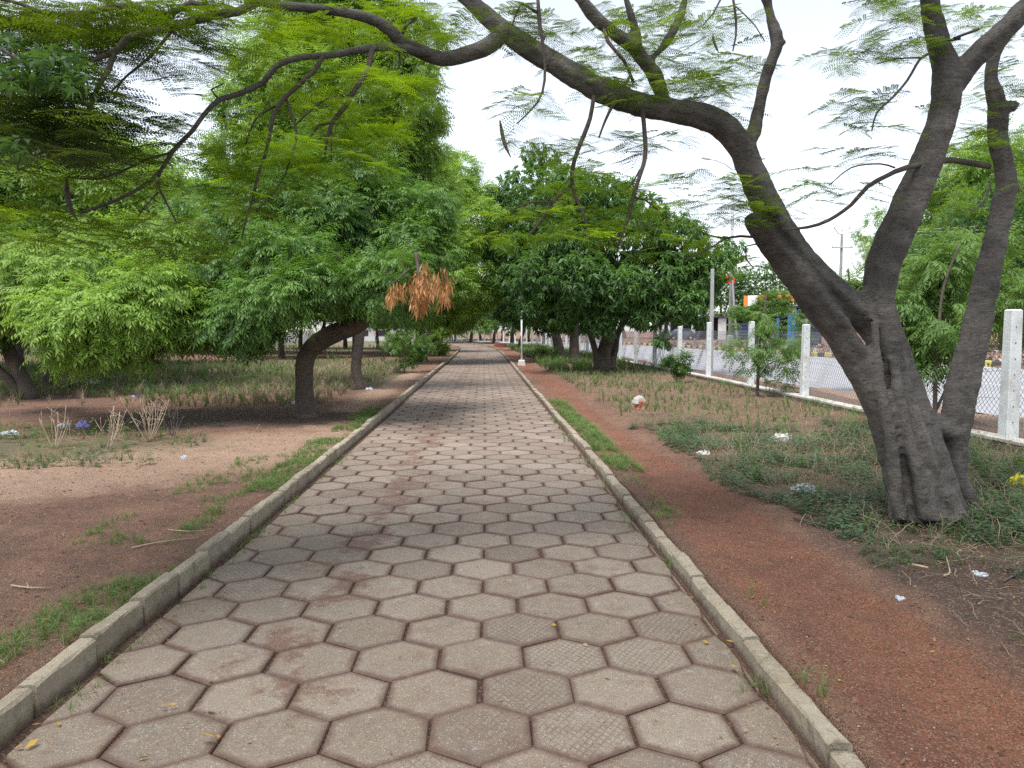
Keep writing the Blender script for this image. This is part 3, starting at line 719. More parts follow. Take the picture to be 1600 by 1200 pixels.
# thinner branches
thin = [
 [(400, 4, 13, 4.6), (372, 18, 15, 4.5), (330, 24, 14, 4.4), (290, 36, 13, 4.3), (245, 48, 12, 4.2), (200, 60, 12, 4.1), (178, 82, 10, 4.05), (150, 92, 7, 4.0), (118, 112, 5, 3.95), (85, 140, 4, 3.9), (40, 170, 3, 3.9)],
 [(178, 82, 8, 4.05), (171, 106, 8, 4.02), (152, 138, 7, 4.0), (135, 178, 6, 3.96), (108, 208, 5, 3.9), (72, 236, 4, 3.85), (38, 250, 3, 3.8)],
 [(180, 80, 5, 4.05), (140, 82, 5, 4.0), (100, 92, 4, 3.95), (60, 82, 3, 3.9), (10, 70, 2.5, 3.9)],
 [(345, 20, 8, 4.4), (300, 5, 10, 4.35), (260, 23, 9, 4.3), (205, 8, 9, 4.2), (160, 14, 9, 4.1), (110, 24, 8, 4.0), (70, 22, 7, 3.95), (30, 5, 5, 3.9), (-20, -5, 4, 3.9)],
 [(60, 20, 4, 3.95), (35, 35, 3, 3.9), (0, 40, 2, 3.9)], [(118, 18, 6, 4.0), (128, 45, 6, 4.0), (142, 68, 4, 4.0)],
 [(272, 44, 5, 4.3), (235, 88, 4, 4.25), (200, 117, 3.5, 4.2), (175, 142, 3, 4.2), (148, 152, 2, 4.15)], [(190, 125, 3, 4.2), (175, 160, 2, 4.2)],
 [(268, 238, 4, 4.6), (232, 248, 4, 4.55), (190, 268, 4, 4.5), (150, 280, 3, 4.45), (105, 276, 2, 4.4)],
 [(250, 268, 4, 4.57), (247, 292, 3.5, 4.55), (262, 320, 3, 4.55), (276, 348, 2.5, 4.55)], [(247, 300, 2.5, 4.55), (225, 325, 2, 4.5), (215, 340, 1.6, 4.5)],
 [(342, 156, 4, 4.7), (330, 140, 3, 4.7), (350, 130, 2, 4.7)],
 [(582, 76, 9, 5.1), (574, 110, 9, 5.05), (556, 138, 8, 5.0), (540, 166, 7.5, 5.0), (520, 190, 7, 4.95), (511, 215, 5, 4.95), (508, 242, 3.5, 4.95)],
 [(536, 150, 4, 5.0), (510, 155, 4, 4.97), (485, 172, 3.5, 4.9), (462, 195, 2.5, 4.9)], [(516, 192, 4, 4.95), (498, 196, 4, 4.93), (484, 215, 3, 4.9)], [(518, 195, 2.5, 4.95), (518, 250, 2, 4.95)],
 [(505, 88, 8, 4.95), (490, 112, 7, 4.93), (468, 132, 7, 4.9), (440, 158, 6.5, 4.85), (427, 180, 6, 4.8), (422, 210, 5.5, 4.8), (415, 240, 5, 4.8), (403, 272, 4.5, 4.77), (395, 310, 4, 4.75), (384, 345, 3, 4.7), (378, 372, 2.5, 4.7)],
 [(447, 155, 4, 4.87), (458, 185, 4, 4.87), (464, 210, 3.5, 4.87), (455, 245, 3.2, 4.85), (445, 275, 2.8, 4.85), (428, 302, 2.4, 4.82), (400, 330, 2, 4.8)], [(432, 165, 4, 4.85), (400, 185, 3, 4.8), (384, 225, 2.2, 4.8)],
 [(640, 30, 4, 5.2), (650, 28, 5, 5.2), (634, 40, 5, 5.2), (628, 55, 6, 5.2)], [(624, 85, 3.5, 5.2), (624, 110, 3, 5.2), (630, 140, 2.5, 5.2), (618, 155, 2, 5.2)],
 [(928, 150, 6, 5.7), (922, 185, 6.5, 5.65), (912, 212, 7, 5.6), (898, 248, 6.5, 5.55), (893, 280, 6, 5.5), (898, 305, 5, 5.5), (912, 335, 4, 5.5), (922, 375, 2.5, 5.5)],
 [(892, 290, 5, 5.5), (865, 315, 4.5, 5.4), (845, 345, 3.5, 5.4), (826, 368, 2.2, 5.3)], [(866, 316, 3.5, 5.4), (832, 316, 3, 5.3), (800, 328, 2, 5.3)],
 [(1003, 165, 7, 5.8), (1007, 205, 7, 5.7), (1008, 245, 6.5, 5.6), (998, 280, 6, 5.5), (988, 312, 6, 5.5), (980, 345, 5, 5.5), (970, 370, 3.5, 5.5), (964, 395, 2.5, 5.5)], [(990, 308, 3.5, 5.5), (1008, 312, 3, 5.5), (1028, 328, 2, 5.5)], [(1000, 265, 3, 5.6), (985, 290, 2.5, 5.5), (968, 304, 1.8, 5.5)],
 [(940, 30, 5, 5.8), (950, 65, 6, 5.75), (975, 95, 5, 5.75), (990, 130, 5, 5.8)], [(985, 118, 4, 5.6), (960, 160, 5, 5.5), (945, 190, 4, 5.45), (936, 215, 2.5, 5.4)],
 [(840, -10, 5, 5.0), (843, 35, 6, 5.0), (850, 80, 4, 5.0), (851, 125, 4, 5.0), (840, 160, 3, 5.0), (808, 193, 2, 5.0)], [(840, 20, 5, 5.0), (815, 5, 4, 5.0), (800, 40, 2, 5.0)],
 [(1545, 260, 9, 6.45), (1500, 252, 9, 6.3), (1474, 251, 9, 6.2), (1416, 262, 8, 6.0), (1385, 275, 7, 5.95), (1355, 292, 7, 5.9), (1330, 320, 6, 5.9), (1295, 344, 5.5, 5.85), (1262, 355, 4.5, 5.85), (1222, 358, 3, 5.8)],
 [(1398, 262, 3, 5.95), (1375, 256, 2.5, 5.9), (1330, 262, 2.2, 5.8), (1295, 290, 1.6, 5.8)],
 [(1457, 82, 5, 6.0), (1438, 92, 4, 5.95), (1418, 125, 4, 5.9), (1395, 152, 3.5, 5.85), (1370, 176, 3, 5.8), (1362, 205, 2, 5.8)], [(1440, 90, 3, 5.95), (1400, 92, 2, 5.9), (1370, 100, 1.5, 5.9)],
 [(1145, -5, 4, 5.2), (1150, 30, 4, 5.2), (1150, 55, 3, 5.2), (1145, 80, 2, 5.2)], [(1128, -5, 3, 5.2), (1115, 20, 2.5, 5.2), (1098, 40, 2, 5.2)], [(1150, 10, 2, 5.2), (1180, 40, 1.8, 5.2), (1195, 65, 1.3, 5.2)],
 [(1196, 372, 4, 6.12), (1157, 369, 4, 6.1), (1135, 372, 3, 6.0), (1110, 368, 2.5, 5.9), (1090, 360, 1.8, 5.9)], [(1135, 372, 2.5, 6.0), (1105, 390, 2, 5.9), (1068, 408, 1.5, 5.9)],
 [(1200, 380, 2.5, 6.1), (1165, 385, 2.5, 6.1), (1166, 405, 2.5, 6.1), (1178, 420, 1.5, 6.1)],
 [(1548, 286, 3, 6.4), (1540, 310, 3, 6.3), (1520, 330, 2, 6.2)], [(1500, 60, 5, 6.0), (1480, 64, 4, 6.0), (1530, 45, 4, 5.9)],
]
tt = [pxl(s) for s in thin]
for k, t in enumerate(tt): mesh_np('branch', *tube_np(t[:, :3], t[:, 3]*1.05, 8, .07, .02, .0, 90+k), M['bark_dark'], True, parent=big)
for pts in ([(781, 188, 2, 5.3), (784, 205, 6, 5.3), (789, 226, 6, 5.3), (798, 246, 1.5, 5.3)], [(1114, 52, 1.5, 5.4), (1115, 63, 4.5, 5.4), (1119, 74, 4, 5.4), (1123, 82, 1, 5.4)],
            [(104, 279, 3, 4.0), (105, 300, 8.5, 4.0), (110, 325, 8, 4.0), (121, 345, 1.5, 4.0)], [(852, 52, 2, 5.0), (850, 60, 4.5, 5.0), (846, 70, 1, 5.0)]):
    t = pxl(pts); o = mesh_np('seed_pod', *tube_np(t[:, :3]*[1, 1, 1], t[:, 3], 8, .02), M['bark_dark'], True, parent=big)
# feathery leaves: (cx,cy,rx,ry,depth,number,tint)
LZ = [
 (60, 60, 130, 60, 3.9, 150, .15), (60, 150, 110, 60, 3.7, 190, .12), (40, 215, 90, 50, 3.7, 110, .15), (150, 190, 80, 60, 4.0, 90, .2), (220, 60, 110, 45, 4.2, 110, .2), (180, 20, 220, 30, 4.1, 130, .25), (330, 0, 80, 16, 4.4, 40, .3),
 (120, 262, 110, 22, 4.4, 70, .55), (180, 290, 90, 18, 4.5, 60, .7), (60, 330, 90, 16, 4.4, 50, .75), (150, 345, 90, 14, 4.5, 50, .75), (250, 245, 60, 24, 4.6, 35, .6),
 (300, 120, 30, 30, 4.6, 18, .2), (320, 190, 60, 18, 4.7, 26, .35), (250, 190, 40, 20, 4.6, 14, .3), (400, 60, 50, 36, 4.9, 24, .5), (350, 95, 22, 26, 4.8, 14, .35),
 (440, 40, 70, 26, 4.8, 40, .6), (540, 55, 70, 22, 5.0, 40, .6), (600, 15, 80, 16, 5.1, 50, .65), (680, 35, 50, 30, 5.3, 40, .6), (670, 60, 30, 18, 5.3, 16, .55),
 (470, 150, 60, 30, 4.9, 55, .65), (560, 120, 50, 26, 5.0, 45, .65), (620, 130, 50, 22, 5.1, 42, .8), (640, 160, 40, 14, 5.2, 26, .8), (570, 180, 60, 18, 5.0, 50, .75),
 (380, 235, 60, 22, 4.8, 40, .7), (450, 225, 70, 24, 4.8, 70, .85), (550, 215, 70, 20, 5.0, 75, .9), (600, 205, 35, 12, 5.0, 25, .85), (500, 255, 90, 14, 4.9, 70, .9), (400, 268, 80, 14, 4.8, 60, .8), (350, 300, 60, 14, 4.7, 34, .8),
 (400, 320, 50, 16, 4.8, 40, .85), (300, 345, 80, 12, 4.6, 42, .85), (260, 380, 70, 12, 4.6, 36, .85), (310, 395, 60, 12, 4.6, 34, .85), (150, 375, 110, 10, 4.5, 36, .8), (40, 365, 70, 12, 4.3, 34, .8), (450, 285, 50, 12, 4.8, 30, .85),
 (860, 215, 70, 14, 5.6, 34, .3), (900, 235, 60, 16, 5.6, 34, .35), (830, 150, 40, 16, 5.1, 20, .4), (820, 170, 30, 12, 5.1, 14, .4), (800, 30, 40, 22, 5.1, 34, .2), (840, 20, 40, 14, 5.0, 22, .2), (870, 60, 50, 16, 5.3, 20, .3),
 (930, 95, 60, 30, 5.6, 50, .35), (1000, 60, 60, 40, 5.7, 90, .45), (990, 130, 60, 28, 5.6, 80, .5), (1080, 110, 70, 30, 5.7, 90, .45), (1110, 130, 60, 22, 5.8, 50, .45), (1130, 160, 40, 26, 5.9, 30, .25), (1070, 40, 50, 24, 5.8, 40, .3), (1010, 10, 70, 20, 5.8, 50, .3), (1150, 130, 50, 12, 5.9, 20, .35),
 (1010, 225, 60, 14, 5.6, 30, .4), (960, 215, 40, 14, 5.6, 22, .35), (1055, 210, 30, 10, 5.6, 10, .4), (1085, 260, 30, 6, 5.6, 6, .3),
 (850, 330, 80, 10, 5.4, 50, .85), (880, 290, 50, 12, 5.5, 34, .8), (920, 265, 50, 12, 5.5, 32, .8), (810, 365, 70, 8, 5.3, 34, .9), (960, 285, 50, 10, 5.5, 28, .75), (1000, 325, 60, 12, 5.5, 40, .75), (940, 345, 60, 10, 5.5, 36, .85), (970, 365, 60, 8, 5.5, 28, .9), (900, 370, 50, 8, 5.4, 22, .9), (1030, 350, 50, 10, 5.7, 22, .7), (1060, 310, 40, 12, 5.7, 20, .5), (1030, 290, 40, 10, 5.6, 16, .5), (1070, 390, 70, 8, 5.9, 28, .85), (1110, 375, 40, 8, 6.0, 18, .8), (1170, 410, 24, 12, 6.1, 16, .85), (1150, 300, 14, 30, 6.1, 18, .4), (1120, 310, 40, 10, 6.0, 14, .3), (1130, 335, 50, 8, 6.0, 14, .4),
 (1180, 20, 50, 16, 5.3, 10, .3), (1140, 45, 30, 22, 5.2, 20, .35), (1150, 80, 25, 10, 5.2, 8, .3), (1215, 110, 16, 14, 6.1, 8, .3),
 (1320, 90, 40, 14, 5.8, 26, .25), (1360, 70, 40, 14, 5.9, 26, .35), (1420, 60, 40, 18, 6.0, 28, .4), (1400, 25, 60, 20, 5.9, 40, .35), (1430, 5, 60, 14, 5.9, 30, .4), (1350, 10, 40, 12, 5.8, 14, .3),
 (1330, 155, 40, 12, 5.8, 24, .25), (1370, 150, 40, 14, 5.8, 24, .3), (1310, 175, 30, 8, 5.8, 12, .25), (1350, 190, 46, 12, 5.8, 28, .3), (1440, 168, 20, 10, 5.9, 8, .3), (1395, 75, 60, 14, 5.9, 20, .3),
 (1320, 235, 36, 7, 5.8, 10, .3), (1370, 240, 40, 8, 5.8, 18, .3), (1250, 262, 20, 7, 4.2, 4, .35), (1310, 262, 30, 7, 5.0, 8, .3), (1290, 285, 40, 8, 5.8, 16, .3), (1320, 300, 50, 8, 5.8, 18, .35), (1240, 315, 40, 8, 5.8, 16, .35), (1230, 340, 40, 9, 5.9, 18, .35), (1350, 295, 24, 6, 5.9, 8, .35),
 (1520, 30, 40, 22, 6.2, 34, .5), (1510, 70, 30, 14, 6.2, 22, .5), (1580, 110, 30, 20, 6.3, 22, .5), (1590, 140, 30, 30, 6.2, 26, .4), (1520, 200, 50, 18, 6.5, 34, .6), (1530, 225, 60, 12, 6.5, 34, .7), (1590, 220, 40, 30, 6.2, 36, .5), (1510, 165, 30, 12, 6.5, 18, .6), (1500, 320, 40, 12, 6.8, 22, .9), (1480, 300, 30, 10, 6.8, 14, .9),
 (1590, 60, 30, 20, 6.2, 18, .45), (1152, 322, 24, 26, 5.6, 70, .5), (1135, 290, 20, 20, 5.7, 20, .45), (1600, 290, 20, 24, 6.4, 14, .5),
]
r_ = np.random.default_rng(5); ps, ds, ts, sc_ = [], [], [], []
for cx, cy, rx, ry, d, n, t in LZ:
    n = max(2, int(n*(.85 if (t < .26 and d < 4.5) else .5)))
    for _ in range(n):
        a = r_.uniform(0, 6.283); q = r_.random()**.5; dd = d+.22+r_.normal(0, .24)
        ps.append(P(cx+rx*q*math.cos(a), cy+ry*q*math.sin(a), dd)-bb); az = r_.uniform(0, 6.283); ds.append((math.cos(az), math.sin(az), r_.normal(-.12, .16))); ts.append(t+r_.normal(0, .12)); sc_.append(r_.uniform(.5, 1.0)*(1.1 if d < 4.3 else 1))
# unseen crown leaves above and behind the frame, spread to shade near ground
for _ in range(2300):
    p = np.array([r_.uniform(-7, 6.5), r_.uniform(-6, 7.0), r_.uniform(5.8, 7.8)]); ps.append(p-bb); az = r_.uniform(0, 6.283); ds.append((math.cos(az), math.sin(az), r_.normal(-.1, .15))); ts.append(.4); sc_.append(r_.uniform(1.2, 1.8))
scatter('crown', BIP, ps, ds, np.array(sc_), np.clip(ts, 0, 1), M['feather'], big, 6, .16, tvar=.06)

ob = empty('overhanging_branch', P(20, 120, 3.4), 'dark broad-leaved twigs hanging into the view at the top left corner', 'branch')
OB = np.array(ob.location); op_ = []
tw_ = [[(-60, 40, 8, 3.4), (0, 75, 6, 3.4), (50, 105, 4, 3.4), (110, 120, 2, 3.4)], [(-40, 150, 6, 3.4), (10, 130, 4, 3.4), (70, 90, 2, 3.4)], [(-40, 235, 5, 3.4), (10, 215, 4, 3.4), (50, 225, 2, 3.4)]]
for l in tw_:
    t = np.array([(*(P(q[0], q[1], q[3])-OB), q[2]/2/FPX*q[3]) for q in l]); mesh_np('twig', *tube_np(t[:, :3], t[:, 3], 8, .04, .02), M['bark_dark'], True, parent=ob)
r_ = np.random.default_rng(15)
for cx, cy, rx, ry, n in ((70, 95, 60, 22, 34), (30, 120, 50, 26, 30), (100, 130, 30, 18, 14), (20, 225, 40, 18, 18), (10, 60, 30, 14, 8)):
    for _ in range(n): op_.append(P(cx+r_.normal(0, rx*.5), cy+r_.normal(0, ry*.5), 3.4+r_.normal(0, .15))-OB)
OBL = [mango_twig(tr, 5, .062, .028) for _ in range(4)]
scatter('leaves', OBL, op_, None, r_.uniform(.7, 1.1, len(op_)), r_.uniform(0, .35, len(op_)), M['mango'], ob, 12, .4)

# ================================================================== neem and other trees
def trunkpx(lst, base, d):
    return [tuple(P(q[0], q[1], q[3] if len(q) > 3 else d)-base)+(q[2]/2/FPX*(q[3] if len(q) > 3 else d),) for q in lst]
def clumps_px(lst, base, f=.90):
    """(px,py,radius px,depth[,tint])"""
    out = []
    for q in lst:
        p = P(q[0], q[1], q[3])-base; r = q[2]/FPX*q[3]*f; out.append((*p, (r*1.1, r*1.1, r*.85))+((q[4],) if len(q) > 4 else ()))
    return out
# nearest neem on the left, bent trunk
b = gloc(478, 650); D = 13.7
cl = [(600, 440, 60, 13, .5), (560, 400, 70, 14.5, .3), (640, 390, 60, 14.5, .6), (500, 440, 42, 12.6, .55), (430, 470, 60, 12.4, .6), (520, 340, 80, 14.5, .4), (450, 400, 60, 13, .5), (600, 330, 60, 15, .5), (380, 500, 50, 12.4, .5), (440, 330, 70, 14.5, .3), (350, 430, 60, 13.5, .35), (400, 360, 60, 14, .4), 
      (300, 480, 50, 13, .4), (345, 505, 30, 12.6, .5), (640, 470, 26, 13.6, .45), (260, 430, 60, 14, .5), (560, 270, 60, 15, .5), (480, 260, 60, 15.5, .5), (330, 340, 60, 15, .45), (660, 330, 50, 15, .6), (530, 450, 34, 14.5, .3), (280, 505, 26, 13, .5), (400, 512, 18, 13, .5)]
t1 = tree('neem_tree', 'neem with thick dark trunk bending right and a spray of dead brown leaves', 'tree', b,
     trunkpx([(482, 662, 44, 13.7), (478, 640, 32, 13.7), (476, 600, 28, 13.7), (478, 562, 30, 13.7), (492, 540, 30, 13.6), (520, 522, 30, 13.5), (556, 508, 28, 13.5), (590, 480, 22, 13.6), (610, 440, 16, 13.8)], b, D),
     clumps_px(cl, b), 2600, NEEM, M['neem'], M['bark_dark'], 31, 'neem trees along the path', nl=14)
# light drooping neem further left
b = gloc(220, 583); 
cl = [(150, 490, 60, 11.8, .8), (110, 515, 40, 11.6, .85), (200, 500, 44, 12, .75), (230, 460, 60, 12.4, .65), (130, 430, 60, 12.6, .7), (60, 420, 60, 13, .6), (180, 400, 60, 13.2, .6), (250, 390, 60, 13.5, .6), (90, 480, 44, 12, .8), (160, 540, 24, 11.8, .8), (250, 515, 26, 12.4, .6), (20, 460, 50, 14, .5), (290, 500, 34, 12.6, .55), (210, 545, 18, 12.2, .7), (110, 560, 15, 11.8, .8), (290, 440, 50, 14, .5)]
tree('neem_tree', 'pale green neem whose drooping foliage hangs nearly to the ground', 'tree', b,
     trunkpx([(222, 588, 14, 17), (222, 560, 12, 17), (218, 520, 11, 16), (205, 470, 9, 15)], b, 17), clumps_px(cl, b), 1900, NEEM, M['neem_light'], M['bark_dark'], 32, 'neem trees along the path', nl=12, droop=.6)
# tall neem behind the bent one
b = gloc(560, 610); D = 20
cl = [(560, 60, 70, 20, .6), (480, 40, 70, 20, .65), (420, 90, 60, 20, .7), (400, 160, 60, 20, .65), (470, 130, 60, 19, .6), (560, 150, 60, 19.5, .5), (630, 110, 50, 20, .55), (640, 170, 50, 20, .5), (600, 220, 60, 20, .5), (520, 210, 60, 19, .45), (440, 230, 60, 19.5, .55), (380, 230, 50, 20, .6), (500, -10, 70, 20, .6), (590, 0, 60, 20, .55), (650, 60, 40, 20.5, .5), (560, 300, 70, 20, .4), (480, 300, 70, 20, .4), (640, 240, 50, 20.5, .5), (660, 300, 50, 21, .5), (600, 370, 60, 21, .4), (530, 400, 60, 20, .4), (370, 290, 50, 20, .6), (660, 205, 30, 20.5, .45)]
tree('neem_tree', 'tallest neem, crown above all others, thin knobbly trunk behind the bent one', 'tree', b,
     trunkpx([(562, 616, 22, 20), (559, 595, 17, 20), (557, 570, 16, 20), (562, 530, 15, 20), (566, 470, 15, 20), (560, 380, 14, 20), (550, 280, 12, 20), (545, 180, 8, 20)], b, D), clumps_px(cl, b), 3300, NEEM, M['neem_light'], M['bark_dark'], 33, 'neem trees along the path', nl=16, scale=(1.0, 1.5))
# neem with the dead brown spray beside the path
b = gloc(658, 563); D = 38
cl = [(640, 400, 50, 36, .6), (700, 380, 50, 37, .75), (740, 420, 36, 38, .8), (740, 340, 44, 38, .85), (690, 300, 50, 38, .8), (640, 330, 50, 38, .6), (700, 440, 44, 36, .55), (755, 460, 26, 38, .7), (620, 450, 40, 35, .4), (665, 480, 34, 36, .35), (720, 490, 26, 37, .5), (760, 380, 24, 39, .8), (720, 270, 30, 39, .7), (600, 400, 50, 36, .4), (680, 250, 34, 40, .5), (590, 480, 30, 35, .5), (640, 280, 40, 39, .6), (745, 305, 26, 39, .75)]
t3 = tree('neem_tree', 'bright green neem with forked trunk beside the path, right of the knobbly-trunked one', 'tree', b,
     trunkpx([(660, 568, 18, 38), (658, 545, 14, 38), (657, 515, 13, 38), (657, 496, 13, 38), (652, 470, 9, 38), (655, 430, 8, 38)], b, D), clumps_px(cl, b), 3400, NEEM_FAR, M['neem_light'], M['bark_dark'], 34, 'neem trees along the path', nl=12, scale=(1.0, 1.5))
rr_ = np.random.default_rng(9); dp_, dd_ = [], []
for cx, cy, rx, ry, n in ((612, 452, 9, 12, 16), (650, 440, 14, 20, 34), (680, 440, 22, 16, 50), (655, 465, 8, 16, 18), (694, 448, 9, 10, 14), (623, 442, 4, 8, 5), (660, 415, 5, 10, 6)):
    for _ in range(n):
        dp_.append(P(cx+rr_.normal(0, rx*.6), cy+rr_.normal(0, ry*.6), 12.0+rr_.normal(0, .25))-np.array(t1.location)); dd_.append((rr_.normal(0, .25), rr_.normal(0, .25), -1))
for l in ([(650, 395, 7, 12.2), (654, 425, 5, 12.1), (656, 452, 3, 12.0), (657, 480, 1.5, 12.0)], [(655, 425, 4, 12.1), (675, 432, 3, 12.0), (695, 440, 1.5, 12.0)], [(640, 420, 4, 12.2), (622, 436, 3, 12.1), (610, 445, 1.5, 12.0)]):
    t = np.array([(*(P(q[0], q[1], q[3])-np.array(t1.location)), q[2]/2/FPX*q[3]) for q in l]); mesh_np('dead_twig', *tube_np(t[:, :3], t[:, 3], 6, .05), M['bark_dark'], True, parent=t1)
dt = [np.array([rhomb([.02*k, .03*math.cos(k*2.4), .03*math.sin(k*2.4)], [1, .22*math.cos(k*2.4), .22*math.sin(k*2.4)], [0, math.sin(k*1.7), math.cos(k*1.7)], .13, .024) for k in range(8)]) for _ in range(2)]
scatter('dead_leaves', dt, dp_, dd_, rr_.uniform(.7, 1.2, len(dp_)), None, M['dry_leaf'], t1, 3, .3)
# left edge: pair of leaning trunks
b = gloc(40, 618); D = 17.5
tree('neem_tree', 'dark curved double trunk with yellowish crown cut by the left edge of the view', 'tree', b,
     trunkpx([(46, 628, 30, 17.5), (38, 600, 22, 17.5), (22, 570, 20, 17.5), (10, 535, 19, 17.5), (14, 500, 16, 17.5), (20, 460, 12, 17.5)], b, D),
     clumps_px([(30, 470, 50, 17, .3), (-30, 440, 70, 17.5, .5), (60, 440, 50, 17.5, .5), (100, 500, 40, 18.5, .2), (20, 400, 60, 18, .6), (-20, 500, 40, 17, .4), (110, 540, 22, 18.5, .2), (80, 390, 50, 18, .55)], b), 1200, NEEM, M['neem'], M['bark_dark'], 35, 'neem trees along the path', nl=8, scale=(1, 1.4))
e_ = [o for o in COL.objects if o.get('label', '').startswith('dark curved double')][0]
t = np.array(trunkpx([(38, 622, 16, 17.5), (18, 598, 14, 17.4), (-5, 575, 12, 17.3), (-30, 540, 10, 17.2)], b, D)); mesh_np('leaning_stem', *tube_np(t[:, :3], t[:, 3], 10, .12, .01, .05), M['bark_dark'], True, parent=e_)
# mango-like trees on the right of the path
b = gloc(942, 577); D = 29
cl = [(900, 440, 60, 27, .4), (960, 450, 55, 27, .5), (1020, 440, 60, 27.5, .5), (1080, 430, 50, 28, .5), (1108, 418, 38, 28, .6), (850, 430, 50, 28, .35), (1060, 470, 40, 27, .5), (1000, 490, 30, 27, .4), (940, 500, 30, 27, .3), (880, 490, 34, 27.5, .4), (900, 380, 60, 28, .4), (980, 370, 60, 28, .45), (1060, 380, 50, 28, .5), (930, 320, 60, 28.5, .5), (1000, 335, 44, 29, .6), (1060, 355, 34, 29, .6), (880, 320, 50, 29, .5), (890, 285, 34, 29.5, .7), (1102, 458, 24, 28, .5), (1140, 392, 24, 28.5, .6), (1085, 490, 20, 27.5, .5), (1035, 530, 10, 26.5, .4), (840, 480, 30, 28, .3), (965, 300, 30, 29.5, .7)]
tr4 = tree('broadleaf_tree', 'dark green broad-leaved tree with several stems rising from one base, right of the path', 'tree', b,
     trunkpx([(942, 585, 30, 29), (943, 565, 24, 29), (946, 545, 20, 29), (950, 525, 18, 29), (945, 480, 14, 29), (940, 430, 12, 29), (930, 370, 9, 29)], b, D), clumps_px(cl, b), 5200, MANGO_FAR, M['mango'], M['bark_dark'], 36, 'broad-leaved trees along the fence', nl=14, droop=.5, scale=(.9, 1.35))
for l in ([(936, 580, 16, 29), (932, 555, 11, 29), (925, 530, 9, 29), (915, 500, 8, 29)], [(952, 578, 16, 29), (960, 550, 12, 29.2), (966, 520, 10, 29.4), (985, 490, 8, 29.4)]):
    t = np.array(trunkpx(l, b, D)); mesh_np('stem', *tube_np(t[:, :3], t[:, 3], 8, .15, .02, .05), M['bark_dark'], True, parent=tr4)
for (px, py, d, w_, lean, lab, cs, seed) in (
    (897, 566, 37, 17, 0, 'broad-leaved tree with a straight grey trunk, just left of the many-stemmed one', [(850, 400, 60, 38, .4), (900, 430, 60, 37, .3), (820, 440, 50, 37, .35), (870, 480, 40, 37, .3), (840, 340, 60, 39, .5), (900, 340, 60, 39, .5), (800, 390, 44, 38, .45), (870, 295, 42, 39, .65), (820, 300, 50, 39, .55), (815, 490, 26, 37, .35), (925, 480, 40, 37, .3), (845, 245, 30, 40, .6)], 37),
    (874, 558, 43, 15, -8, 'broad-leaved tree with a dark trunk leaning left, behind the straight grey one', [(830, 470, 40, 44, .3), (800, 450, 40, 44, .3), (860, 500, 30, 44, .25), (790, 400, 40, 46, .4), (810, 340, 50, 46, .5), (850, 400, 50, 45, .4), (790, 480, 24, 45, .35), (890, 440, 40, 45, .3), (785, 320, 34, 47, .5), (900, 500, 30, 44, .3)], 38)):
    b = gloc(px, py)
    tree('broadleaf_tree', lab, 'tree', b, trunkpx([(px+1, py+5, w_*1.3, d), (px, py-12, w_, d), (px+lean*.6, py-35, w_*.85, d), (px+lean, py-60, w_*.7, d), (px+lean, py-120, w_*.5, d)], b, d), clumps_px(cs, b), 2500, MANGO_FAR, M['mango'], M['bark_dark'], seed, 'broad-leaved trees along the fence', nl=8, droop=.5, scale=(1.1, 1.7))
# ================================================================== background trees (one of each kind, then copies)
def proto(name, label, group, h, cr, ntw, temps, mat, seed, trunk_r=.16, lean=0, hang=.35, crz=None):
    r_ = np.random.default_rng(seed); b = np.zeros(3)
    cz = h-cr*.75; trk = [(0, 0, -.1, trunk_r*1.3), (.03, 0, .5, trunk_r), (lean*.4, .05, 1.3, trunk_r*.85), (lean, .1, 2.1, trunk_r*.75), (lean, 0, cz, trunk_r*.4)]
    cl = auto_clumps(r_, (0, 0, cz), (cr, cr, crz or cr*.8), 22, (cr*.26, cr*.42), fill=.35)
    return tree(name, label, 'tree', b, trk, cl, ntw, temps, mat, M['bark_dark'], seed, group, droop=hang, scale=(1.1, 1.8), nl=9, flute=.08)
GL = 'neem trees standing back in the grove left of the path'
A_ = proto('neem_tree', 'mid green neem standing back in the grove left of the path', GL, 6.8, 3.0, 1900, NEEM_FAR, M['neem'], 51, .15, .25)
B_ = proto('neem_tree', 'pale green neem with dark trunk standing back in the grove', GL, 7.5, 3.2, 1900, NEEM_FAR, M['neem_light'], 52, .14, -.3)
def put(o, x, y, rz=0, s=1.0, label=None, group=None, sink=.02):
    o.location = (x, y, gz(x, y)-sink); o.rotation_euler.z = rz; o.scale = (s, s, s)
    if label: o['label'] = label
    if group: o['group'] = group
    return o
used = set()
def inst(pr, *a, **k):
    if pr.name in used: pr = copy_tree(pr)
    used.add(pr.name); return put(pr, *a, **k)
for k, (px, py, kind, s) in enumerate(((105, 607, 1, .95), (75, 603, 0, .9), (160, 592, 1, 1.0), (235, 571, 0, 1.05), (612, 556, 0, .9), (30, 580, 1, 1.25), (345, 553, 1, 1.25), (440, 560, 0, 1.1), (120, 570, 0, 1.5), (270, 551, 1, 1.35),
        (-60, 575, 1, 1.4), (555, 553, 0, 1.2), (500, 552, 1, 1.1), (400, 551, 0, 1.3), (320, 550, 0, 1.3), (40, 553, 0, 1.6), (-120, 590, 0, 1.3), (630, 549, 1, .9), (590, 546, 1, .95), (680, 548, 0, 1.0), (540, 545, 0, 1.2), (650, 543, 0, 1.0), (470, 545, 1, 1.3))):
    g_ = G(px, py); inst((A_, B_)[kind], g_[0], g_[1], 2.4*k, s)
GF = 'trees at the far end of the path'
C_ = proto('broadleaf_tree', 'dark rounded tree closing the view at the far end of the path', GF, 7.5, 3.6, 1500, MANGO_FAR, M['mango'], 53, .2, -.5)
D_ = proto('neem_tree', 'bushy green tree closing the view at the far end of the path', GF, 7.5, 3.6, 1500, NEEM_FAR, M['neem'], 54, .2, .3)
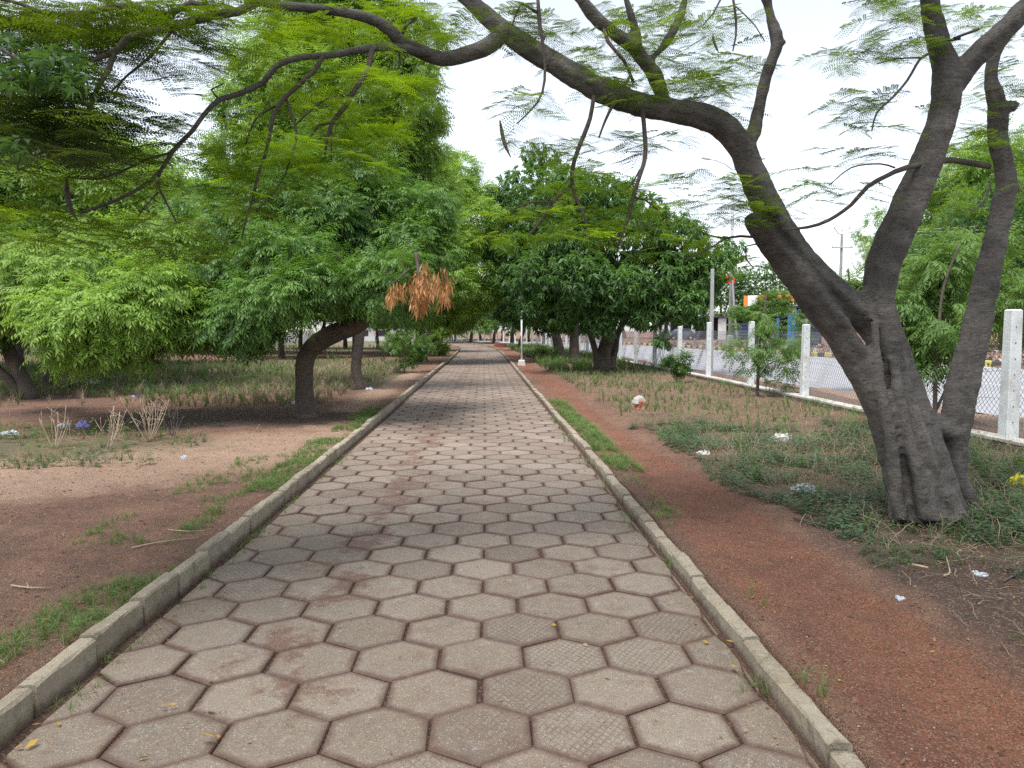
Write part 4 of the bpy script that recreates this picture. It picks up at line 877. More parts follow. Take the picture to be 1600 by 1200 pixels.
for k, (px, d, kind, s) in enumerate(((771, 92, 1, .9), (800, 74, 0, .9), (812, 62, 0, .8), (735, 100, 1, .9), (712, 108, 0, 1), (690, 100, 1, 1), (785, 120, 1, 1.1), (750, 125, 0, 1.3), (705, 130, 1, 1.3), (660, 125, 0, 1.2), (610, 120, 1, 1.3), (560, 125, 1, 1.3), (500, 130, 0, 1.3), (440, 130, 1, 1.4), (370, 130, 1, 1.4), (300, 130, 0, 1.4), (220, 130, 1, 1.5), (140, 130, 0, 1.5), (60, 130, 1, 1.5), (-30, 130, 0, 1.6), (825, 110, 1, 1.1), (850, 95, 0, 1.0))):
    p = P(px, 517, d); inst((C_, D_)[kind], p[0], p[1], 1.9*k, s)
GR = 'large trees beyond the road'
E_ = proto('roadside_tree', 'large leafy tree beyond the road', GR, 12, 5.6, 2600, NEEM_FAR, M['neem_light'], 55, .3, .4, crz=4.6)
F_t = proto('roadside_tree', 'large dark leafy tree beyond the road', GR, 11, 5.4, 2200, MANGO_FAR, M['mango'], 56, .3, -.4, crz=4.8)
for k, (px, d, kind, s) in enumerate(((1525, 62, 0, 1.25), (1580, 56, 0, 1.2), (1600, 58, 0, 1.3), (1700, 50, 0, 1.2), (1520, 78, 1, 1.2), (1540, 84, 0, 1.2), (1570, 46, 1, .85), (1190, 112, 1, .95), (1240, 108, 1, .85), (1130, 116, 1, .95), (1080, 122, 1, 1.0), (1030, 125, 1, 1.0), (975, 125, 1, 1.1), (930, 130, 1, 1.1), (890, 130, 1, 1.1), (1480, 44, 1, .6), (1800, 60, 0, 1.3), (1440, 60, 0, .75))):
    p = P(px, 517, d); inst((E_, F_t)[kind], p[0], p[1], 2.1*k, s)
# small spreading tree in front of the shop
p = P(1208, 517, 47); b = np.array([p[0], p[1], gz(p[0], p[1])-.02])
tree('roadside_tree', 'small bright green flat-topped tree in front of the orange and white shop', 'tree', b, trunkpx([(1210, 545, 6, 47), (1212, 520, 5, 47), (1208, 495, 5, 47)], b, 47),
     clumps_px([(1160, 486, 10, 47, .7), (1184, 482, 11, 47, .8), (1200, 468, 14, 47, .8), (1220, 466, 13, 47, .9), (1190, 485, 14, 47, .6), (1210, 482, 14, 47, .6), (1150, 487, 9, 47, .7), (1175, 495, 10, 47, .6), (1228, 480, 8, 47, .7)], b), 900, NEEM_FAR, M['bush'], M['bark_dark'], 61, nl=6, scale=(.55, .9))
# saplings and shrubs by the fence
def stemmed(name, label, cat, b, stems_, cl, n, temps, mat, seed, scale=(.6, .9), droop=.3, group=None, lo=.1):
    e = empty(name, b, label, cat, group)
    for l in stems_:
        t = np.array(l, float); mesh_np('stem', *tube_np(t[:, :3], t[:, 3], 8, .1, .01, .02), M['bark_dark'], True, parent=e)
    make_crown('foliage', cl, n, temps, mat, e, seed, droop, scale, lo); return e
b = gloc(1183, 624, .1)
stemmed('neem_sapling', 'young neem sapling with thin dark stem and sparse leaves before the fence', 'sapling', b,
        [trunkpx([(1183, 630, 6, 17), (1184, 600, 5, 17), (1186, 560, 4, 17), (1190, 510, 3, 17), (1200, 450, 2, 17)], b, 17), trunkpx([(1184, 595, 3, 17), (1200, 570, 2, 17), (1225, 560, 1.5, 17)], b, 17)],
        clumps_px([(1195, 540, 26, 17, .6), (1160, 560, 22, 17, .6), (1215, 560, 26, 17, .7), (1190, 500, 22, 17, .8), (1235, 530, 20, 17, .8), (1170, 520, 16, 17, .7), (1225, 590, 16, 17, .6), (1145, 545, 14, 17, .6), (1190, 585, 16, 17, .5)], b), 62, NEEM, M['bush'], 62, (.8, 1.15))
b = gloc(1462, 700, .1)
stemmed('leafy_sapling', 'tall leafy green sapling with two slender stems rising behind the big grey tree', 'sapling', b,
        [trunkpx([(1462, 712, 8, 10.5), (1461, 640, 7, 10.5), (1462, 590, 6, 10.5), (1466, 530, 5, 10.5), (1474, 450, 4, 10.5), (1500, 380, 3, 10.5)], b, 10.5), trunkpx([(1463, 640, 5, 10.5), (1480, 600, 4, 10.5), (1490, 540, 3, 10.5)], b, 10.5)],
        clumps_px([(1440, 520, 40, 11, .6), (1480, 500, 40, 10.5, .6), (1430, 470, 36, 11, .6), (1470, 430, 40, 11, .7), (1500, 400, 36, 11, .7), (1420, 540, 30, 11, .6), (1470, 560, 26, 10.5, .5), (1560, 470, 40, 11.5, .7), (1590, 430, 40, 12, .7), (1520, 440, 40, 12, .6), (1590, 500, 26, 12, .5), (1450, 400, 24, 11, .8), (1550, 380, 30, 12, .7), (1400, 500, 22, 11.5, .7)], b), 330, NEEM, M['bush'], 63, (.8, 1.2))
b = gloc(1410, 560, .1)
stemmed('neem_sapling', 'light green sapling with drooping leaves seen through the big tree fork', 'sapling', b,
        [trunkpx([(1345, 600, 6, 20), (1335, 540, 5, 20), (1330, 470, 4, 20), (1325, 420, 3, 20)], b, 20)],
        clumps_px([(1310, 455, 20, 20, .8), (1340, 440, 20, 20, .8), (1345, 460, 24, 20, .8), (1290, 445, 10, 20, .8), (1320, 470, 20, 20, .7), (1300, 470, 18, 20, .8), (1400, 480, 26, 20, .7), (1390, 440, 22, 20, .8), (1395, 520, 24, 20, .6), (1250, 500, 14, 19, .8), (1240, 535, 14, 19, .8)], b), 220, NEEM, M['bush'], 64, (.8, 1.2))
def shrub(name, label, px, py, r, hgt, n, mat, seed, temps=None, tint=.5, cat='shrub'):
    b = gloc(px, py); r_ = np.random.default_rng(seed); cl = auto_clumps(r_, (0, 0, hgt*.55), (r, r, hgt*.5), 8, (r*.3, r*.5), tint)
    st = [[(0, 0, 0, .012), (r_.normal(0, .1), r_.normal(0, .1), hgt*.4, .008), (*r_.normal(0, .3*r, 2), hgt*.85, .004)] for _ in range(4)]
    return stemmed(name, label, cat, b, st, cl, n, temps or WEEDT, mat, seed, (.8, 1.4))
WEEDT = [weed(tr, 14, .18, .06, .035) for _ in range(4)]
shrub('shrub', 'dark green shrub growing against the low fence wall between white posts', 1060, 600, .42, .75, 260, M['bush'], 71, None, .3)
shrub('shrub', 'bright green round bush in the grass by the twin-forked neem trunk', 632, 582, 1.0, 1.5, 700, M['bush'], 72, None, .5)
shrub('shrub', 'green weed clump beside the kerb in the middle distance, right of the path', 850, 560, .6, .5, 200, M['bush'], 73)
shrub('sapling', 'slim pale green sapling beside the left kerb in the distance', 683, 557, .9, 3.2, 420, M['neem_light'], 74, NEEM, .8, 'sapling')
shrub('climber', 'leafy climber hanging down a white fence post behind the dark tree', 1036, 578, .28, 2.3, 330, M['bush'], 75, None, .3)
for (px, py, w_, lab) in ((1018, 576, .1, ''),): pass

# ================================================================== roadside objects
M['orange'] = plain('orange_paint', (.80, .20, .03), .5, .1, 3, .05); M['white'] = plain('white_board', (.78, .78, .76), .5, .08, 3, .05)
M['blue'] = plain('blue_paint', (.03, .26, .62), .5, .25, 3, .05); M['red'] = plain('red_paint', (.62, .045, .035), .5, .15, 3, .05); M['navy'] = plain('navy_paint', (.03, .045, .11), .6, .3, 2)
M['cream'] = plain('pale_plaster', (.52, .52, .50), .85, .15, 1.5, .1, dirt=(.3, .28, .25)); M['brick'] = plain('brick_fragment', (.32, .09, .05), .9, .35, 9, .8, dirt=(.45, .42, .38))
M['plastic_w'] = plain('white_plastic', (.42, .44, .48), .4, .1, 20, .3); M['plastic_y'] = plain('yellow_plastic', (.62, .58, .03), .4, .2, 12, .3)
M['purple'] = plain('blue_wrapper', (.25, .25, .55), .4, .5, 30, .3)
# shop with orange and white fascia, turned a little to the road
d = 60; c0 = P(1165, 517, d); c1 = P(1262, 517, d-3); ax = c1-c0; ax[2] = 0; Ls = np.linalg.norm(ax); ax /= Ls; rz = math.atan2(ax[1], ax[0]); zb = gz(c0[0], c0[1])
sh = empty('shop', (c0[0], c0[1], zb), 'small roadside shop with orange and white fascia and blue painted front', 'shop', rz=rz)
m = MB(); m.box((Ls/2, 3.2, 1.55), (Ls, .2, 3.1)); m.box((.1, 1.7, 1.55), (.2, 2.8, 3.1)); m.box((Ls-.1, 1.7, 1.55), (.2, 2.8, 3.1)); m.box((Ls/2, 1.6, 3.2), (Ls+.3, 3.6, .16)); m.build('wall', M['navy'], sh)
m = MB(); m.box((.17, -.35, 3.72), (.34, .3, .80), mi=0); m.box((.72, -.352, 3.72), (.75, .31, .80), mi=1); m.box((1.1+(Ls-1.1)/2, -.35, 3.86), (Ls-1.1, .3, .5), mi=0)
for q in range(8): m.box((.46+q*.075, -.512, 3.45), (.03+.012*(q % 3), .006, .03), mi=2)
m.build('fascia', [M['orange'], M['white'], M['navy']], sh)
m = MB(); m.box((.45, .1, 1.6), (.35, .35, 3.05), bev=.02); m.build('pillar', M['orange'], sh)
m = MB(); m.box((2.3, .35, 1.55), (.42, .12, 1.7)); m.box((3.55, .38, 1.5), (.8, .12, 2.3)); m.box((3.4, .3, 2.8), (1.2, .12, .3)); m.build('blue_panel', M['blue'], sh)
for c_, d_ in (((3.2, .18, 3.05), (1.3, .1, .55)), ((4.3, .2, 1.2), (.7, .1, .35)), ((4.3, .2, 2.1), (.7, .1, .4))): MB().box(c_, d_, bev=.01).build('signboard', M['cream'], sh)
m = MB(); m.box((1.4, .6, .45), (1.0, .5, .9), bev=.03); m.box((2.0, .5, .9), (.25, .3, .3), bev=.03); m.build('counter', M['concrete'], sh)
# long low building with dark openings and pale pillars
d = 108; c0 = P(1020, 517, d); c1 = P(1175, 517, d-8); ax = c1-c0; ax[2] = 0; Ls = np.linalg.norm(ax); ax /= Ls; zb = gz(c0[0], c0[1])
lb = empty('roadside_building', (c0[0], c0[1], zb), 'long low building with dark open fronts and pale pillars behind the parked car', 'building', rz=math.atan2(ax[1], ax[0]))
m = MB(); m.box((Ls/2, 4, 1.6), (Ls, .2, 3.2)); m.box((Ls/2, 2, 3.05), (Ls+.6, 4.6, .2)); m.build('wall', M['dark'], lb)  # wall dark in colour to stand for the shade behind the open fronts
for q, (t, wd, mt) in enumerate(((.3, .35, 'cream'), (.42, .5, 'cream'), (.60, .3, 'cream'), (.71, 1.1, 'cream'), (.785, .22, 'blue'), (.05, .3, 'cream'), (.17, .3, 'cream'))):
    m = MB(); m.box((Ls*t, .25, 1.45), (wd, .3, 2.9), bev=.02); m.build('pillar', M[mt], lb)
m = MB()
for q in range(5): m.box((Ls*(.87+.0*q), .1, .35+q*.42), (Ls*.17, .05, .34))
m.build('gate', M['navy'], lb)
# car
def wheel(parent, x, y, r=.30):
    m = MB(); m.disc((x, y, r), (0, 1, 0), r, .19, 20); w_ = m.build('wheel', M['rubber'], parent)
    m = MB(); m.disc((x, y+(-.1 if y < 0 else .1), r), (0, 1, 0), r*.62, .02, 14)
    for k in range(5):
        a = k*1.2566; m.box((x+math.cos(a)*r*.3, y+(-.112 if y < 0 else .112), r+math.sin(a)*r*.3), (r*.6, .012, .05), ry=-a)
    m.build('rim', M['chrome'], w_)
def car(loc, rz, label):
    e = empty('parked_car', loc, label, 'car', rz=rz); cm = plain('dark_blue_car_paint', (.05, .06, .085), .25, .1, 2, 0)
    prof = [(-1.82, .35), (-1.86, .62), (-1.80, .80), (-1.25, .95), (-.55, 1.02)]
    sec = [(-1.85, .32, .60, .66), (-1.80, .28, .80, .74), (-1.3, .24, .92, .79), (-.9, .24, .97, .80), (.2, .24, .98, .81), (1.1, .24, .99, .80), (1.6, .26, .98, .78), (1.80, .30, .90, .72), (1.84, .36, .70, .68)]
    V, F = [], []
    for x, z0, z1, w_ in sec:
        V += [(x, -w_*.92, z0), (x, -w_, z0+.12), (x, -w_, z1-.12), (x, -w_*.9, z1), (x, w_*.9, z1), (x, w_, z1-.12), (x, w_, z0+.12), (x, w_*.92, z0)]
    for i in range(len(sec)-1):
        for j in range(8): F.append((i*8+j, i*8+8+j, i*8+8+(j+1) % 8, i*8+(j+1) % 8))
    F += [tuple(range(8)), tuple(range(len(V)-1, len(V)-9, -1))]
    m = MB(); m.add(V, F); m.build('body', cm, e, True)
    m = MB(); V, F = [], []
    for x, z, w_ in ((-1.0, .955, .73), (-.35, 1.42, .60), (.2, 1.50, .61), (1.1, 1.46, .60), (1.62, .98, .70)): V += [(x, -w_, z), (x, w_, z)]
    cab = [(-1.0, .95), (-.35, 1.42), (.2, 1.5), (1.1, 1.46), (1.62, .96)]
    n = len(cab); V = [(x, -(.74-.26*(z-.95)), z) for x, z in cab]+[(x, (.74-.26*(z-.95)), z) for x, z in cab]
    F = [(i, i+1, n+i+1, n+i) for i in range(n-1)]+[tuple(range(n))[::-1], tuple(range(n, 2*n)), (0, n, 2*n-1, n-1)]
    m.add(V, F); m.build('cabin', cm, e)
    for s in (-1, 1):
        m = MB(); y = lambda z: s*(.745-.26*(z-.95)+.006)
        m.add([(x, y(z), z) for x, z in ((-.8, 1.0), (-.33, 1.36), (.25, 1.42), (.25, 1.0))], [(0, 1, 2, 3)]); m.add([(x, y(z), z) for x, z in ((.33, 1.0), (.33, 1.42), (1.02, 1.39), (1.36, 1.0))], [(0, 1, 2, 3)])
        m.build('side_window', M['glass'], e)
        m = MB(); m.box((-1.76, s*.55, .70), (.12, .26, .13), bev=.03); m.build('headlight', M['white'], e)
        m = MB(); m.box((-.7, s*.86, 1.0), (.1, .14, .1), bev=.02); m.build('mirror', cm, e)
    m = MB(); m.add([(-.95, -.62, 1.005), (-.95, .62, 1.005), (-.40, .52, 1.40), (-.40, -.52, 1.40)], [(0, 1, 2, 3)]); m.build('windscreen', M['glass'], e)
    m = MB(); m.box((-1.86, 0, .45), (.08, 1.3, .16), bev=.03); m.build('bumper', M['dark'], e)
    for x in (-1.18, 1.15):
        for s in (-1, 1): wheel(e, x, s*.70)
    return e
p = P(1062, 517, 98); car((p[0], p[1], gz(p[0], p[1])), math.radians(12), 'dark blue hatchback parked across the road, seen from the side')
# scooter beside it
p = P(1087, 517, 98); z = gz(p[0], p[1]); e = empty('motorcycle', (p[0], p[1], z), 'dark motorcycle parked just right of the hatchback across the road', 'motorcycle', rz=math.radians(30))
for x in (-.6, .6): m = MB(); m.disc((x, 0, .3), (0, 1, 0), .3, .1, 16); m.build('wheel', M['rubber'], e)
m = MB(); m.box((.05, 0, .5), (.7, .24, .35), bev=.05); m.box((-.1, 0, .72), (.4, .26, .2), bev=.05); m.tube([(-.35, 0, .7), (-.6, 0, .3)], .03, 6); m.build('frame', M['dark'], e)
m = MB(); m.box((.35, 0, .8), (.75, .26, .1), bev=.03); m.build('seat', M['rubber'], e)
m = MB(); m.tube([(-.35, 0, .7), (-.3, -.05, 1.0), (-.2, -.33, 1.02)], .018, 6); m.tube([(-.3, -.05, 1.0), (-.2, .33, 1.02)], .018, 6); m.build('handlebar', M['chrome'], e)
# highway lamp with two arms on the far verge
p = P(1141, 517, 66); z = gz(p[0], p[1]); e = empty('street_lamp', (p[0], p[1], z-.05), 'tall grey double-armed street lamp rising beyond the road', 'street lamp')
zt = 15.2
m = MB(); m.tube([(0, 0, .9), (0, 0, zt)], [.17, .09], 12); m.build('pole', M['grey_metal'], e, True)
m = MB(); m.box((0, 0, .5), (.55, .55, 1.0), taper=.85, bev=.05); m.build('base', M['concrete'], e)
for s in (-1, 1):
    m = MB(); m.tube([(0, 0, zt-.3), (s*.7, 0, zt+.25), (s*1.5, 0, zt+.55), (s*2.2, 0, zt+.7)], .045, 6); m.build('arm', M['grey_metal'], e, True)
    m = MB(); m.box((s*2.35, 0, zt+.72), (.7, .28, .14), bev=.04, ry=-s*.15); m.build('lamp_head', M['grey_metal'], e)
p2 = P(1139, 437, 64)
e = empty('sign', (p2[0], p2[1], gz(p2[0], p2[1])), 'red board on a leaning post in the trees left of the orange fascia', 'sign')
m = MB(); m.tube([(.9, 0, 0), (.55, 0, 2.6), (.25, 0, 6.3)], .09, 8); m.tube([(.4, 0, 3.2), (1.6, 0, 2.9)], .04, 6); m.build('post', M['concrete'], e)
m = MB(); m.box((-.05, 0, p2[2]-gz(p2[0], p2[1])), (1.1, .08, .6), bev=.01); m.build('board', M['red'], e)
# slim concrete pole behind the fence posts
p = P(1111.5, 517, 24.5); z = gz(p[0], p[1]); e = MB().box((0, 0, 1.7), (.13, .11, 3.4), taper=.75, bev=.01).build('concrete_pole', M['concrete']); e.location = (p[0], p[1], z-.05); tag(e, 'slim grey concrete pole standing taller than the fence post in front of it', 'pole')
# utility pole with two cross arms
p = P(1311, 517, 62); z = gz(p[0], p[1]); up_ = empty('utility_pole', (p[0], p[1], z-.05), 'concrete utility pole with a V bracket and cross arm seen between the big tree stems', 'utility pole')
hz = 1.6+(517-366)/1200*62-z
m = MB(); m.box((0, 0, hz/2), (.30, .24, hz), taper=.55, bev=.02); m.build('pole', M['concrete'], up_)
m = MB(); m.tube([(0, 0, hz-.1), (-.3, 0, hz+.05), (-.62, 0, hz+.45)], .04, 6); m.tube([(0, 0, hz-.1), (.3, 0, hz+.05), (.62, 0, hz+.45)], .04, 6); m.build('bracket', M['grey_metal'], up_)
m = MB(); m.box((0, -.12, hz-1.1), (1.7, .08, .09)); m.build('cross_arm', M['grey_metal'], up_)
for x, zz in ((-.62, hz+.52), (.62, hz+.52), (0, hz+.3), (-.75, hz-1.0), (.75, hz-1.0)):
    m = MB(); m.tube([(x, 0, zz-.15), (x, 0, zz), (x, 0, zz+.12)], [.05, .07, .03], 8); m.build('insulator', M['cream'], up_)
pb = np.array(up_.location)
for k, (x, zz, q) in enumerate(((-.62, hz+.5, (1640, 318, 40)), (.62, hz+.5, (1640, 332, 40)), (0, hz+.35, (1640, 345, 40)), (-.75, hz-1.0, (1640, 352, 38)), (.75, hz-1.0, (1640, 372, 38)), (.1, hz-1.4, (1640, 380, 38)))):
    a = pb+[x, 0, zz]; b_ = P(*q)+[6, -4, 0.3]; t = np.linspace(0, 1, 24)[:, None]; pts = a*(1-t)+b_*t; pts[:, 2] -= (4*t*(1-t))[:, 0]*.9
    V, F = tube_np(pts, np.full(24, .014), 4, res=0); mesh_np('wire', V-pb, F, M['grey_metal'], parent=up_)
# white marker pole beside the path
b = gloc(815, 571); e = empty('marker_pole', b, 'thin white pole on a small block beside the right kerb', 'pole')
MB().tube([(0, 0, .1), (0, 0, 2.5)], .035, 8).build('pole', M['white'], e, True); MB().box((0, 0, .1), (.35, .3, .3), bev=.03, taper=.8).build('base', M['cream'], e)
b = gloc(782, 541); m = MB(); m.box((0, 0, .15), (1.5, .5, .32), bev=.06, taper=.85); e = m.build('kerb_block', plain('faded_red_paint', (.5, .14, .08), .8, .4, 3)); e.location = b; tag(e, 'red painted block at the bend of the path', 'block')
b = gloc(801, 542); e = MB().box((0, 0, .2), (.5, .4, .45), bev=.06, taper=.8).build('stone_block', M['concrete']); e.location = b; tag(e, 'grey stone block on the verge near the bend', 'block')
# boundary wall and building beyond the grove
bw = empty('boundary_wall', (-30, 45, gz(-30, 45)), 'low whitewashed wall with pillars beyond the grove at left', 'wall')
A0 = np.array([-40., 44.]); A1 = np.array([-24., 108.]); Lw = np.linalg.norm(A1-A0); rzw = math.atan2(*(A1-A0)[::-1])
m = MB(); c = (A0+A1)/2-[-30, 45]; m.box((*c, .55), (Lw, .2, 1.3), rz=rzw); m.build('wall_panel', M['cream'], bw)
for k in range(17): q = A0+(A1-A0)*k/16-[-30, 45]; m = MB(); m.box((*q, .7), (.4, .4, 1.6), rz=rzw, bev=.02); m.build('pillar', M['white_concrete'], bw)
for (x, y, L, W, hh, rz, lab, nm, q) in ((-52, 78, 26, 7, 3.6, .25, 'long white single-storey building behind the grove at far left', 'white_building', 9), (-16, 118, 14, 5, 2.4, 0, 'small low white building behind the far tree trunks', 'low_building', 5)):
    e = empty(nm, (x, y, gz(x, y)), lab, 'building', rz=rz)
    m = MB(); m.box((0, 0, hh/2), (L, W, hh)); m.build('wall', M['cream'], e); m = MB(); m.box((0, 0, hh+.12), (L+.8, W+.8, .2), bev=.03); m.build('roof', M['concrete'], e)
    for k in range(q):
        xx = -L/2+L*(k+.5)/q; m = MB(); m.box((xx, -W/2-.02, hh*.5), (L/q*.5, .06, hh*.35)); w_ = m.build('window', M['glass'], e)
# distant walker
def person(loc, rz, lab):
    e = empty('person', loc, lab, 'person', rz=rz)
    J = {'pelvis': (0, 0, .92, .13), 'chest': (0, 0, 1.28, .14), 'neck': (0, 0, 1.45, .055), 'head': (0, .01, 1.58, .085), 'top': (0, 0, 1.66, .07), 'ls': (-.18, 0, 1.38, .055), 'le': (-.24, -.02, 1.10, .04), 'lh': (-.24, .08, .86, .03), 'rs': (.18, 0, 1.38, .055), 're': (.24, .02, 1.10, .04), 'rh': (.24, -.06, .86, .03),
         'lk': (-.1, .06, .50, .065), 'la': (-.1, -.05, .08, .045), 'lf': (-.1, .1, .04, .04), 'rk': (.1, -.02, .50, .065), 'ra': (.1, .12, .08, .045), 'rf': (.1, .27, .04, .04)}
    K = list(J); E = [('pelvis', 'chest'), ('chest', 'neck'), ('neck', 'head'), ('head', 'top'), ('chest', 'ls'), ('ls', 'le'), ('le', 'lh'), ('chest', 'rs'), ('rs', 're'), ('re', 'rh'), ('pelvis', 'lk'), ('lk', 'la'), ('la', 'lf'), ('pelvis', 'rk'), ('rk', 'ra'), ('ra', 'rf')]
    me = bpy.data.meshes.new('body'); me.from_pydata([J[k][:3] for k in K], [(K.index(a), K.index(b_)) for a, b_ in E], []); o = bpy.data.objects.new('body', me); COL.objects.link(o); o.parent = e
    t = NT('walker_colours'); zc = t.n('SeparateXYZ', {0: t.coord()}).outputs[2]
    c = t.mix(t.mr(zc, .93, .95), (.03, .03, .10), (.62, .16, .30)); c = t.mix(t.mr(zc, 1.44, 1.46), c, (.22, .11, .07)); c = t.mix(t.mr(zc, 1.63, 1.64), c, (.02, .018, .015)); me.materials.append(t.fin(t.pbsdf(c, .8)))
    s = o.modifiers.new('skin', 'SKIN'); o.modifiers.new('sub', 'SUBSURF').render_levels = 1
    for k, n in enumerate(K): me.skin_vertices[0].data[k].radius = (J[n][3],)*2
    me.skin_vertices[0].data[0].use_root = True
p = P(588, 535, 96); person((p[0], p[1], gz(p[0], p[1])), .4, 'distant person in a pink top and dark trousers walking under the trees')

# ================================================================== litter, stones, sticks
def crumple(name, label, px, py, size, mat, seed, flat=.4, cat='litter'):
    b = gloc(px, py, .1); r_ = np.random.default_rng(seed); n, k = 14, 9; V = []
    for i in range(k):
        for j in range(n):
            a = 2*PI*j/n; el = -.2+1.77*i/(k-1); rad = size*(1+.45*(r_.random()-.5)+.25*math.sin(3*a+seed))
            V.append((math.cos(a)*math.cos(el)*rad, math.sin(a)*math.cos(el)*rad*.75, max(-.01, math.sin(el)*rad*flat+r_.normal(0, size*.07))))
    F = [(i*n+j, i*n+(j+1) % n, i*n+n+(j+1) % n, i*n+n+j) for i in range(k-1) for j in range(n)]
    o = mesh_np(name, V, F, mat, False); o.location = b+[0, 0, .02]; o.rotation_euler.z = seed; return tag(o, label, cat)
crumple('plastic_bag', 'crumpled white plastic bag lying in the green weeds left of the big grey tree', 1258, 766, .10, M['plastic_w'], 3, .6)
crumple('plastic_bag', 'yellow plastic bag in the weeds at the right edge', 1592, 760, .11, M['plastic_y'], 4, .8)
crumple('plastic_scrap', 'small white scrap on the bare soil at the lower right', 1530, 887, .05, M['plastic_w'], 5, .25)
crumple('plastic_scrap', 'white scrap lying among twigs right of the red trail', 1408, 928, .035, M['plastic_w'], 8, .25)
crumple('rubble_stone', 'grey rubble lump in the dry weeds near the fence', 1222, 688, .14, M['cream'], 6, .7, 'stone')
crumple('rubble_stone', 'low grey stone half hidden in dark green weeds', 1100, 708, .10, M['cream'], 7, .4, 'stone')
crumple('plastic_bag', 'crumpled blue and white wrapper among dry stalks at left', 128, 664, .11, M['purple'], 9, .8)
crumple('plastic_bag', 'white plastic lump at the far left beside a dark stick', 14, 675, .11, M['plastic_w'], 10, .5)
crumple('plastic_scrap', 'greyish plastic scrap left of the blue and white wrapper', 100, 664, .10, M['plastic_w'], 16, .6)
crumple('stone', 'small white stone at the edge of the tan gravel', 288, 708, .05, M['plastic_w'], 11, .7, 'stone')
crumple('plastic_scrap', 'white scrap against the foot of the bent dark trunk', 461, 630, .09, M['plastic_w'], 12, .6)
crumple('plastic_scrap', 'pale blue scrap in the grass behind the dry stalks', 213, 619, .10, M['purple'], 13, .3)
crumple('plastic_scrap', 'white scrap near the thin knobbly trunk', 578, 609, .13, M['plastic_w'], 14, .4)
crumple('plastic_sheet', 'pale blue-white sheet spread under the drooping neem', 140, 596, .5, M['plastic_w'], 15, .12)
b = gloc(1000, 640, .1)
e = empty('broken_brick', b, 'broken red brick with pale mortar on top, in the dry grass right of the trail', 'brick')
m = MB(); m.box((.02, 0, .10), (.23, .16, .22), rz=.5, bev=.025, taper=.85, rx=.2, ry=.15); m.box((.05, .02, .05), (.2, .14, .1), rz=1.1, bev=.02, ry=.2); m.build('brick', M['brick'], e); m = MB(); m.box((-.03, 0, .235), (.25, .17, .11), rz=.5, bev=.035, rx=.2, ry=-.25, taper=.7); m.box((-.11, .02, .19), (.12, .12, .09), rz=1.0, bev=.03, ry=-.5, taper=.7); m.build('mortar_lump', M['coping'], e)

# sticks on the ground (each one countable in the photograph)
def stick(label, pts, r, z=.08, mat='bark_grey', forks=()):
    g0 = G(*pts[0], z); b = np.array([g0[0], g0[1], gz(g0[0], g0[1])])
    def conv(pp): return [(*(np.array([*(q_ := G(px, py, z))[:2], gz(q_[0], q_[1])+.012*abs(math.sin(px))+r])-b),) for px, py in pp]
    parts = [tube_np(np.array(conv(pts)), np.linspace(r, r*.5, len(pts)), 6, .05, .05)]
    for f in forks: parts.append(tube_np(np.array(conv(f)), np.linspace(r*.7, r*.3, len(f)), 6, .05, .05))
    V, F = join(parts); o = mesh_np('stick', V, F, M[mat], True); o.location = b; return tag(o, label, 'stick')
M['stick_pale'] = plain('pale_dry_wood', (.38, .30, .21), .9, .25, 12, .3)
stick('pale forked stick on the brown soil beside the left kerb', [(18, 922), (45, 924), (80, 921)], .005, .07, 'stick_pale', [[(45, 924), (42, 916)]])
stick('long pale stick lying across the grass strip by the left kerb', [(205, 852), (250, 845), (310, 836)], .006, .08, 'stick_pale')
stick('thin stick beside the long pale one near the left kerb', [(262, 823), (300, 827), (330, 824)], .004, .08, 'stick_pale')
stick('dark fallen stick at the foot of the big grey tree', [(1462, 806), (1510, 808), (1560, 832), (1580, 845)], .014, .08, 'bark_dark')
stick('bare grey twig at the right edge of the litter', [(1568, 905), (1590, 895), (1615, 888)], .008, .08, 'bark_grey')
stick('pale bent stick on the dark soil right of the red trail', [(1475, 905), (1484, 895), (1478, 870)], .007, .08, 'stick_pale')
stick('short pale stick among the twigs below the white scrap', [(1425, 885), (1450, 890)], .010, .08, 'stick_pale')
stick('long grey stick lying in the weeds left of the big tree', [(1240, 808), (1300, 822)], .010, .1, 'bark_grey')
stick('grey stick in front of the weeds below the big tree', [(1440, 832), (1475, 836)], .010, .1, 'bark_grey')
# dry shrub skeletons on the left
def drybush(px, py, h_, n, seed, label, tint='stick_pale'):
    b = gloc(px, py); r_ = np.random.default_rng(seed); parts = []
    for k in range(n):
        a = r_.uniform(0, 6.28); l = h_*r_.uniform(.6, 1.1); lean = r_.uniform(.1, .75)
        p0 = np.array([0, 0, -.02]); p1 = p0+[math.cos(a)*lean*l*.45, math.sin(a)*lean*l*.45, l*.55]; p2 = p1+[math.cos(a+.6)*lean*l*.3, math.sin(a+.6)*lean*l*.3, l*.45]
        parts.append(tube_np(np.array([p0, p1, p2]), np.array([.006, .0045, .0025]), 6, .08, .03))
        for _ in range(2):
            q = p1*.5+p2*.5*r_.random()+p1*.25; e_ = q+r_.normal(0, l*.16, 3)+[0, 0, l*.2]; parts.append(tube_np(np.array([q, e_]), np.array([.0035, .0015]), 4, .1))
    V, F = join(parts); o = mesh_np('dry_shrub', V, F, M[tint], True); o.location = b; return tag(o, label, 'dry shrub')
drybush(232, 688, .62, 16, 1, 'pale bare dry shrub with many stalks, most central one at left')
drybush(170, 700, .62, 9, 2, 'thin dry stalks left of the bushiest bare shrub')
drybush(85, 700, .55, 7, 3, 'sparse dry stalks beside the blue and white wrapper')
drybush(270, 680, .4, 7, 4, 'small dry stalks right of the bushiest bare shrub', 'bark_grey')

